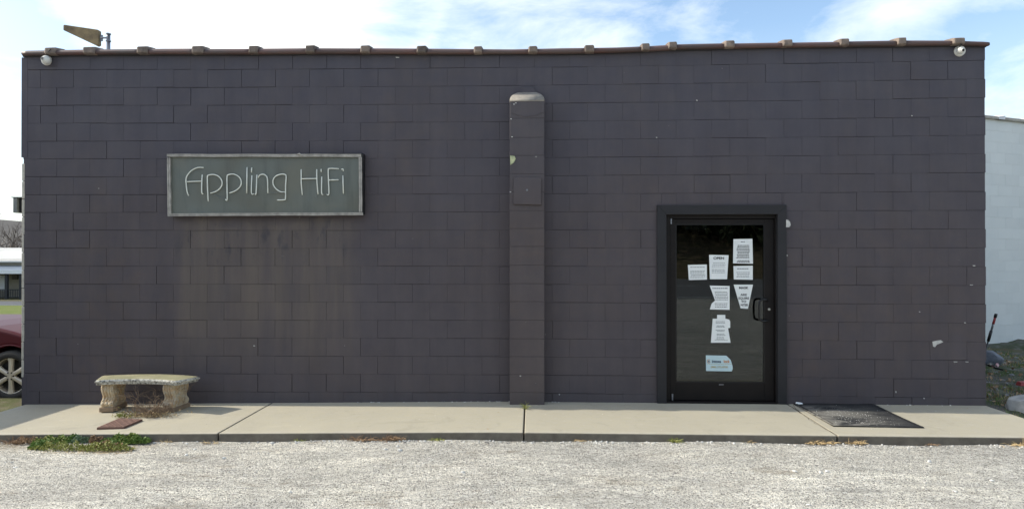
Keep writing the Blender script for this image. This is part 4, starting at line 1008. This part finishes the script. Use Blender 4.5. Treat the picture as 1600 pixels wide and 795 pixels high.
def make_suv(label, group, paint='car_paint'):
    t = empty('suv', (0, 0, 0), label, 'car', group); HW = .93
    def arch(cx, n=14): return [(cx-.47*math.cos(math.pi*k/n), .40+.47*math.sin(math.pi*k/n)) for k in range(n+1)]
    outl = [(-2.42, .42)]+[(x, max(z, .30)) for x, z in arch(-1.45)]+[(x, max(z, .30)) for x, z in arch(1.45)]+[(2.28, .30), (2.40, .42), (2.44, .62), (2.40, .78), (2.30, .88), (2.0, .96), (1.7, 1.03), (1.45, 1.10), (1.15, 1.17), (.7, 1.21), (0, 1.215), (-2.36, 1.20), (-2.47, .95), (-2.50, .6)]
    MB().prism([(x, -HW, z) for x, z in outl], (0, 2*HW, 0)).build('body', M[paint], t, bevel=.055, seg=4, local=True)
    up = MB(); rb = [(1.02, 1.19), (-2.38, 1.19)]
    lo = [(-.35, -.86, 1.19), (-.35, .86, 1.19), (-2.40, .86, 1.19), (-2.40, -.86, 1.19)]; hi = [(-.92, -.70, 1.74), (-.92, .70, 1.74), (-2.22, .70, 1.76), (-2.22, -.70, 1.76)]
    up.ring_loft([lo, hi]); up.build('cabin', M[paint], t, bevel=.05, seg=3, local=True)
    def lerp4(s, u0, u1, v0, v1, off):        # window on a side of the cabin
        A_, B_, C_, D_ = Vector((-.35, s*.86, 1.19)), Vector((-2.40, s*.86, 1.19)), Vector((-2.22, s*.70, 1.76)), Vector((-.92, s*.70, 1.74))
        f_ = lambda u, v: A_.lerp(B_, u).lerp(D_.lerp(C_, u), v)+Vector((0, s*off, off*.3))
        return [f_(u0, v0), f_(u1, v0), f_(u1, v1), f_(u0, v1)]
    for s in (-1, 1):
        for u0, u1 in ((.12, .50), (.54, .95)): MB().prism(lerp4(s, u0, u1, .12, .86, .004), (0, -s*.01, 0)).build('side_window', M['glass_dark'], t, local=True)
        for x0, x1 in ((-1.15, -.05), (-1.92, -1.17)):
            MB().box(x0, x1, s*HW-.006 if s > 0 else -HW-.004, s*HW+.004 if s > 0 else -HW+.006, .48, 1.14).build('side_door', M[paint], t, bevel=.004, local=True)
            MB().box(x0+.08, x0+.26, s*HW+(.004 if s > 0 else -.03), s*HW+(.03 if s > 0 else -.004), .98, 1.01).build('door_handle', M[paint], t, local=True)
        MB().box(-.85, -.70, s*(HW+.02)-.09, s*(HW+.02)+.09, 1.18, 1.33).build('wing_mirror', M['car_trim'], t, bevel=.03, local=True)
        MB().box(2.22, 2.41, s*.72-.16, s*.72+.16, .68, .83).build('headlight', M['lamp'], t, bevel=.03, local=True)
        MB().box(-2.515, -2.42, s*.82-.08, s*.82+.08, .85, 1.12).build('tail_light', M['tail'], t, bevel=.02, local=True)
        for cx in (-1.45, 1.45):              # raised lip round each wheel arch
            MB().tube([(cx-.485*math.cos(math.pi*k/20), s*(HW+.002), .40+.485*math.sin(math.pi*k/20)) for k in range(21)], .016, 6).build('arch_lip', M[paint], t, smooth=True, local=True)
            MB().disc((cx, s*(HW-.02), .40), (0, -s, 0), .465, .3, 28).build('wheel_well', M['black'], t, local=True) if False else None
            wheel_geo(t, cx, s*(HW-.10), s)
    inner = MB()
    inner.box(-2.3, 2.2, -.62, .62, .28, .9); inner.build('underbody', M['black'], t, local=True)
    ws = [Vector((-.38, -.80, 1.22)), Vector((-.38, .80, 1.22)), Vector((-.88, .66, 1.70)), Vector((-.88, -.66, 1.70))]
    MB().prism([p+Vector((.012, 0, .012)) for p in ws], (-.01, 0, -.01)).build('windscreen', M['glass_dark'], t, local=True)
    MB().prism([(-2.415, -.7, 1.27), (-2.415, .7, 1.27), (-2.26, .6, 1.68), (-2.26, -.6, 1.68)], (.01, 0, 0)).build('rear_window', M['glass_dark'], t, local=True)
    MB().box(2.30, 2.43, -.52, .52, .60, .80).build('grille', M['car_trim'], t, bevel=.02, local=True)
    MB().box(2.30, 2.46, -.85, .85, .36, .50).build('bumper', M['car_trim'], t, bevel=.03, local=True)
    return t
Yc = 2.83; wc = at_y(16.3, 587, Yc)
suv = make_suv('dark maroon car with silver six spoke wheels parked beside the left end of the building', None)
suv.location = (wc.x-1.45, Yc+.93, wc.z-.40)
# unseen car added beyond the left edge to cast shade on the sidewalk
def copy_tree(o, parent=None):
    c = o.copy(); col.objects.link(c); c.parent = parent
    for ch in list(o.children): copy_tree(ch, c)
    return c
shade_suv = copy_tree(suv); shade_suv['label'] = 'unseen maroon car added outside the left edge of the frame to shade the sidewalk'
shade_suv.location = (-8.25, -1.95, -.19); shade_suv.rotation_euler = (0, 0, R(-90))

# ------------------------------------------------------------ left background
lawn = MB(); lx = np.linspace(-70, -9, 30); ly = np.linspace(12, 43.5, 22)
for y in ly:
    for x in lx: lawn.v.append((x, y, height(x, y)+.03))
for j2 in range(len(ly)-1):
    for i in range(len(lx)-1): n = len(lx); lawn.f.append((j2*n+i, j2*n+i+1, (j2+1)*n+i+1, (j2+1)*n+i))
tag(lawn.build('lawn', M['lawn'], smooth=True, fix=False), kind='structure')
rd = MB(); 
rd.box(-120, 10, 44, 48.5, -2.6, -2.19); tag(rd.build('side_road', M['asphalt_dark']), kind='structure')
tag(MB().box(-120, 10, 43.5, 43.95, -2.6, -2.16).build('kerb', M['stone_blue']), kind='structure')
HY = 52.0
def HA(px, py, y=HY): return at_y(px, py, y)
h = empty('house', (HA(0, 468).x, HY, HA(0, 468).z), 'low beige house with a pale roof and white edged porch beyond the side road', 'house')
gz_ = HA(0, 470).z; x1 = HA(60, 420).x; x0 = x1-14
MB().box(x0, x1, HY+2.6, HY+10, gz_-.3, HA(0, 405, HY+2.6).z).build('wall', M['house_wall'], h)
a, b2 = HA(0, 406, HY+2.3).z, HA(0, 387, HY+6).z
MB().ring_loft([[(x0-.4, HY+2.2, a-.1), (x0-.4, HY+6.5, b2), (x0-.4, HY+10.5, a-.1), (x0-.4, HY+10.5, a-.25), (x0-.4, HY+2.2, a-.25)], [(x1+.4, HY+2.2, a-.1), (x1+.4, HY+6.5, b2), (x1+.4, HY+10.5, a-.1), (x1+.4, HY+10.5, a-.25), (x1+.4, HY+2.2, a-.25)]]).build('roof', M['roof_light'], h)
# porch roof sloping towards us
zt1, zt0 = HA(0, 416, HY+2.4).z, HA(0, 423, HY).z
MB().prism([(x0, HY-.2, zt0), (x1, HY-.2, zt0), (x1, HY+2.6, zt1), (x0, HY+2.6, zt1)], (0, 0, .06)).build('porch_roof', M['roof_blue'], h)
MB().box(x0, x1, HY-.3, HY-.2, HA(0, 427.5, HY).z, zt0+.08).build('fascia', M['white'], h)
MB().box(x0, x1, HY-.1, HY+2.6, gz_-.3, gz_+.15).build('porch_floor', M['dark_wood'], h)
for px in (10.5, 33, -30, -70):
    p = HA(px, 450); MB().box(p.x-.12, p.x+.12, HY-.1, HY+.1, gz_, zt0).build('post', M['dark_wood'], h)
rl = MB(); rz = HA(0, 453).z; rl.box(x0, x1, HY-.05, HY+.03, rz, rz+.08); rl.box(x0, x1, HY-.05, HY+.03, gz_+.3, gz_+.38)
rl.build('railing', M['dark_wood'], h)
bl_ = MB(); x = x0
while x < x1: bl_.box(x, x+.05, HY-.03, HY+.01, gz_+.3, rz); x += .16
tag(bl_.build('baluster_row', M['dark_wood'], h), kind='stuff')
p, q = HA(13, 437, HY+2.55), HA(31, 452, HY+2.55); MB().box(p.x, q.x, HY+2.5, HY+2.6, q.z-.3, p.z).build('window', M['house_wall'], h)
p, q = HA(20, 429, HY+2.5), HA(28.5, 436, HY+2.5); MB().box(p.x, q.x, HY+2.4, HY+2.5, q.z, p.z).build('window', M['glass_dark'], h)
p, q = HA(-10, 430, HY+2.5), HA(8, 454, HY+2.5); MB().box(p.x, q.x, HY+2.45, HY+2.55, q.z, p.z).build('door', M['white'], h)
# bare trees
def bare_tree(px, pyb, pyt, y, label, seed):
    rs = random.Random(seed); b = at_y(px, pyb, y); b.z = height(b.x, b.y); top = at_y(px, pyt, y).z; Ht = top-b.z
    t = empty('bare_tree', b, label, 'tree', 'bare trees at the left')
    m = MB(); c = MB()
    def br(p, d, L, r_, depth):
        P = [p]; n = 4
        for i in range(n): d = (d+Vector((rs.uniform(-.16, .16), rs.uniform(-.16, .16), rs.uniform(-.02, .14)))).normalized(); P.append(P[-1]+d*L/n)
        (m if depth > 3 else c).tube(P, r_, 5 if depth > 3 else 3, False, r_*.6)
        if depth == 0: return
        for k in range(4 if depth > 2 else 3):
            a = rs.uniform(0, 6.28); s = Vector((math.cos(a), math.sin(a), 0))
            br(P[rs.randint(2, n)].copy(), (d*.8+s*rs.uniform(.4, .9)).normalized(), L*rs.uniform(.5, .75), r_*.55, depth-1)
    br(b.copy(), Vector((rs.uniform(-.1, .1), 0, 1)), Ht*.42, Ht*.018, 5)
    m.build('trunk', M['bark'], t, fix=False); tag(c.build('crown', M['bark'], t, fix=False), kind='stuff')
bare_tree(4, 387, 318, 74, 'tallest bare grey tree behind the house, at the left edge of the frame', 3)
bare_tree(22, 387, 328, 80, 'smaller bare grey tree behind the house, close to the wall corner', 5)
# thicket and hill
m = MB(); rs = np.random.RandomState(5)
for i in range(9000):
    x = rs.uniform(-150, -25); y = rs.uniform(84, 100); z = -2.2+rs.uniform(0, 1)**1.3*(6.0+1.6*math.sin(x*.5)); L = rs.uniform(.5, 1.6); d = Vector((rs.uniform(-.6, .6), rs.uniform(-.6, .6), rs.uniform(.3, 1))).normalized()*L
    i0 = len(m.v); s = d.cross(Vector((rs.uniform(-1, 1), 1, 0))).normalized()*rs.uniform(.02, .13); p = Vector((x, y, z)); m.v += [tuple(p-s), tuple(p+s), tuple(p+d)]; m.f.append((i0, i0+1, i0+2))
tag(m.build('thicket', M['thicket'], fix=False), kind='stuff')
m = MB(); nx2 = 90
for j2, (yy, hh) in enumerate(((100, -2.4), (120, 3.5), (150, 10), (185, 15.5), (230, 19), (400, 16))):
    for i in range(nx2):
        x = -420+i*9.0; hz_ = hh*(.82+.2*math.sin(x*.021+1.2)+.05*math.sin(x*.11+j2))+rs.uniform(-.35, .35)*(hh > 0); m.v.append((x, yy, hz_ if hh > 0 else hh))
for j2 in range(5):
    for i in range(nx2-1): a = j2*nx2+i; m.f.append((a, a+1, a+nx2+1, a+nx2))
tag(m.build('hill', M['hill'], smooth=True, fix=False), kind='structure')

# ------------------------------------------------------------ right background: white block building
WY = 5.35
p0 = at_y(1531, 300, WY); ang = math.atan2(.42, 1)
wb = empty('white_building', (p0.x, p0.y, 0), 'pale white painted block building behind the right end of the dark wall', 'building')
wb.rotation_euler = (0, 0, ang)
wtop = at_y(1541, 184.5, WY).z; ZB0 = -.3
wwall = MB().box(-.9, 8, .0045, 6, ZB0, wtop).build('wall', M['white_block'], wb, local=True)
CHW = .2035; nrow = int((wtop-ZB0)/CHW)+1
for r_ in range(nrow):
    z0 = ZB0+r_*CHW; z1 = min(z0+CHW, wtop)
    if z1-z0 < .02: continue
    x = -.9+(.2 if r_ % 2 else 0)
    for k in range(7):
        key = (.4, round(z1-z0, 3), 'w', (r_*3+k) % 5)
        if key not in cache: cache[key] = block_mesh(.4, z1-z0, M['white_block'], 50+key[3]).mesh('block', M['white_block'])
        o = link('block', cache[key], wwall, (x+.2+k*.4, U(-.001, .001), (z0+z1)/2))
x = -.9
for k in range(9):
    w_ = .72; rings = []
    for xx in (x+.003, x+w_-.003):
        z = wtop; rings.append([(xx, -.05, z), (xx, -.055, z+.045), (xx, -.02, z+.062), (xx, .1, z+.075), (xx, .24, z+.05), (xx, .24, z)])
    tl = MB().ring_loft(rings).build('coping_tile', M['alu'], wb, local=True)
    rings = []
    for dx, gr in ((-.09, 0), (.05, .02), (.055, .0)):
        z = wtop; rings.append([(x+w_+dx, -.055-gr, z), (x+w_+dx, -.06-gr, z+.05+gr), (x+w_+dx, -.02, z+.068+gr), (x+w_+dx, .1, z+.09+gr), (x+w_+dx, .24, z+.06), (x+w_+dx, .25, z)])
    MB().ring_loft(rings).build('collar', M['white'], tl, local=True)
    x += w_
# yard between the buildings
m = MB(); yx = np.linspace(XR+.0, XR+5, 50); yy_ = np.linspace(-.9, 7.5, 60); rs = np.random.RandomState(9)
for y in yy_:
    for x in yx: m.v.append((x, y, height(x, y)+.02+.03*math.sin(x*4+y*2)*math.sin(y*3)+rs.uniform(-.012, .012)-(.10 if y < -.4 else 0)))
for j2 in range(len(yy_)-1):
    for i in range(len(yx)-1): n = len(yx); m.f.append((j2*n+i, j2*n+i+1, (j2+1)*n+i+1, (j2+1)*n+i))
tag(m.build('yard', M['yard'], smooth=True, fix=False), kind='structure')
m = MB(); m2 = MB()
for i in range(16000):
    y = U(-.5, 5.6); x = U(XR+.02, XR+3.2)
    if y > 3.9+.42*(x-XR): y = U(3.3, 4.2)+.42*(x-XR)
    k = math.sin(x*2.7+1)+math.sin(y*1.9+x)
    if k < -.3 and random.random() < .75: continue
    b = Vector((x, y, height(x, y)+.015)); Lh = U(.02, .06)*(2.0 if y > 3.4+.42*(x-XR) else 1)
    mm_ = m if random.random() < .62 else m2
    s = Vector((U(-1, 1), U(-1, 1), 0)).normalized()*.004; i0 = len(mm_.v); mm_.v += [tuple(b-s), tuple(b+s), tuple(b+Vector((U(-.5, .5), U(-.5, .5), 1)).normalized()*Lh)]; mm_.f.append((i0, i0+1, i0+2))
tag(m.build('grass', M['leaf'], fix=False), kind='stuff'); tag(m2.build('dead_grass', M['straw'], fix=False), kind='stuff')
pts, sz = [], []
for i in range(700): x, y = U(XR+.05, XR+3), U(.6, 4.2); pts.append((x, y, height(x, y)+.02)); sz.append(.006+.03*random.random()**4)
scatter_stones('yard_stones', pts, sz, M['stone'])
lf = MB()
for i in range(450): x, y = U(XR+.05, XR+3), U(.2, 4.6); leaf(lf, Vector((x, y, height(x, y)+.035)), rv(-.1), rv(.4), U(.03, .07), U(.02, .05))
tag(lf.build('fallen_leaves', M['leaf_red'], fix=False), kind='stuff')
def rock(c, r, sc, mat, label, seed, name='boulder'):
    b = bmesh.new(); bmesh.ops.create_icosphere(b, subdivisions=3, radius=r); rs = random.Random(seed)
    dirs = [Vector((rs.gauss(0, 1), rs.gauss(0, 1), rs.gauss(0, 1))).normalized() for _ in range(11)]; lim = [rs.uniform(.62, .92)*r for _ in dirs]
    for v in b.verts:
        for d, l_ in zip(dirs, lim):
            e2 = v.co.dot(d)-l_
            if e2 > 0: v.co -= d*e2*.9
        v.co += v.co.normalized()*rs.uniform(-.02, .02)*r; v.co = Vector((v.co.x*sc[0], v.co.y*sc[1], v.co.z*sc[2]))
    me = bpy.data.meshes.new(name); b.to_mesh(me); b.free(); me.materials.append(mat); o = link(name, me, None, c); tag(o, label, 'rock'); return o
q = at_y(1604, 640, .1); rock((q.x+.06, .1, -.07), .26, (.95, .9, .84), M['stone_pale'], 'large pale boulder at the right edge, beside the end of the sidewalk', 4)
q = at_z(1549, 568, 0); rock((q.x-.02, q.y, .08), .17, (1.1, .8, .8), M['stone_blue'], 'blue grey stone behind the right corner of the dark wall', 8)
q = at_z(1556, 585, 0)
# tool handle leaning near the corner
p1, p2 = at_y(1544, 533, 2.2), at_y(1556.5, 490, 2.2)
tl = empty('tool_handle', p1, 'black handle with a red band leaning out behind the right corner of the dark wall', 'tool')
d = (p2-p1)
foot = p1-d*2.0
MB().tube([foot, p1+d*.1], .010, 8).build('shaft', M['black'], tl, smooth=True)
MB().tube([p1+d*.0, p1+d*.38], .019, 10).build('lower_grip', M['black'], tl, smooth=True)
MB().tube([p1+d*.36, p1+d*.78], .013, 10).build('middle_shaft', M['steel'], tl, smooth=True)
MB().tube([p1+d*.62, p1+d*.88], .0155, 10).build('red_band', M['red'], tl, smooth=True)
MB().tube([p1+d*.86, p1+d*1.0], .019, 10).build('end_cap', M['black'], tl, smooth=True)
q = at_z(1551, 576, .03)
sc = empty('scrap_pile', q, 'small heap of black and pink plastic scraps by the right wall corner', 'debris')
for k in range(7):
    c = q+Vector((U(-.08, .12), U(-.1, .1), U(-.02, .03))); a = U(0, 3)
    MB().prism([c, c+Vector((math.cos(a)*.1, math.sin(a)*.06, .02)), c+Vector((math.cos(a)*.1-.02, math.sin(a)*.06, .05)), c+Vector((-.02, 0, .03))], (0, .03, 0)).build('scrap', M['black' if k % 3 else 'pale_red'], sc, bevel=.003)
q = at_z(1599, 602, .0); tag(MB().ring_loft([[(q.x-.07, q.y-.05, 0), (q.x+.06, q.y-.05, 0), (q.x+.06, q.y+.05, 0), (q.x-.07, q.y+.05, 0)], [(q.x-.05, q.y-.03, .05), (q.x+.05, q.y-.03, .045), (q.x+.04, q.y+.03, .055), (q.x-.05, q.y+.03, .05)]]).build('brick', M['red'], bevel=.006), 'broken red brick lying in the yard near the right edge', 'brick')
tag(MB().tube([(XR+.03, .5, -.1), (XR+.03, .5, .16)], .012, 8).build('stub_pipe', M['black']), 'short black pipe stub standing beside the right wall corner', 'pipe')

# ------------------------------------------------------------ behind the camera: wooded bank across the road (seen mirrored in the door)
m = MB(); nx2 = 60
for j2, (yy, hh) in enumerate(((-45.05, -.12), (-50, .6), (-60, 3.5), (-90, 9), (-140, 12))):
    for i in range(nx2): x = -180+i*6.1; m.v.append((x, yy, hh*(1+.1*math.sin(x*.07))))
for j2 in range(4):
    for i in range(nx2-1): a = j2*nx2+i; m.f.append((a, a+nx2, a+nx2+1, a+1))
tag(m.build('bank', M['bank'], smooth=True, fix=False), kind='structure')
rs = np.random.RandomState(11); cen = [(rs.uniform(-75, 75), rs.uniform(-75, -53), rs.uniform(3.0, 5.2)) for _ in range(75)]
N = 42000; ci = rs.randint(0, len(cen), N); C = np.array(cen)[ci]; dv = rs.normal(size=(N, 3)); dv /= np.linalg.norm(dv, axis=1)[:, None]; rad = rs.uniform(.45, 1, N)[:, None]
gh = np.interp(-C[:, 1], [50, 60, 90], [.6, 3.5, 9])
cc = np.stack([C[:, 0], C[:, 1], gh+C[:, 2]*1.25], 1)+dv*rad*np.stack([C[:, 2], C[:, 2], C[:, 2]*1.5], 1)
t1 = rs.normal(size=(N, 3))*.42; t2 = rs.normal(size=(N, 3))*.42
V = np.stack([cc, cc+t1, cc+t2], 1).reshape(-1, 3); me = bpy.data.meshes.new('woodland'); me.from_pydata(V.tolist(), [], np.arange(N*3).reshape(-1, 3).tolist()); me.materials.append(M['leaf_dark'])
tag(link('woodland', me), kind='stuff')
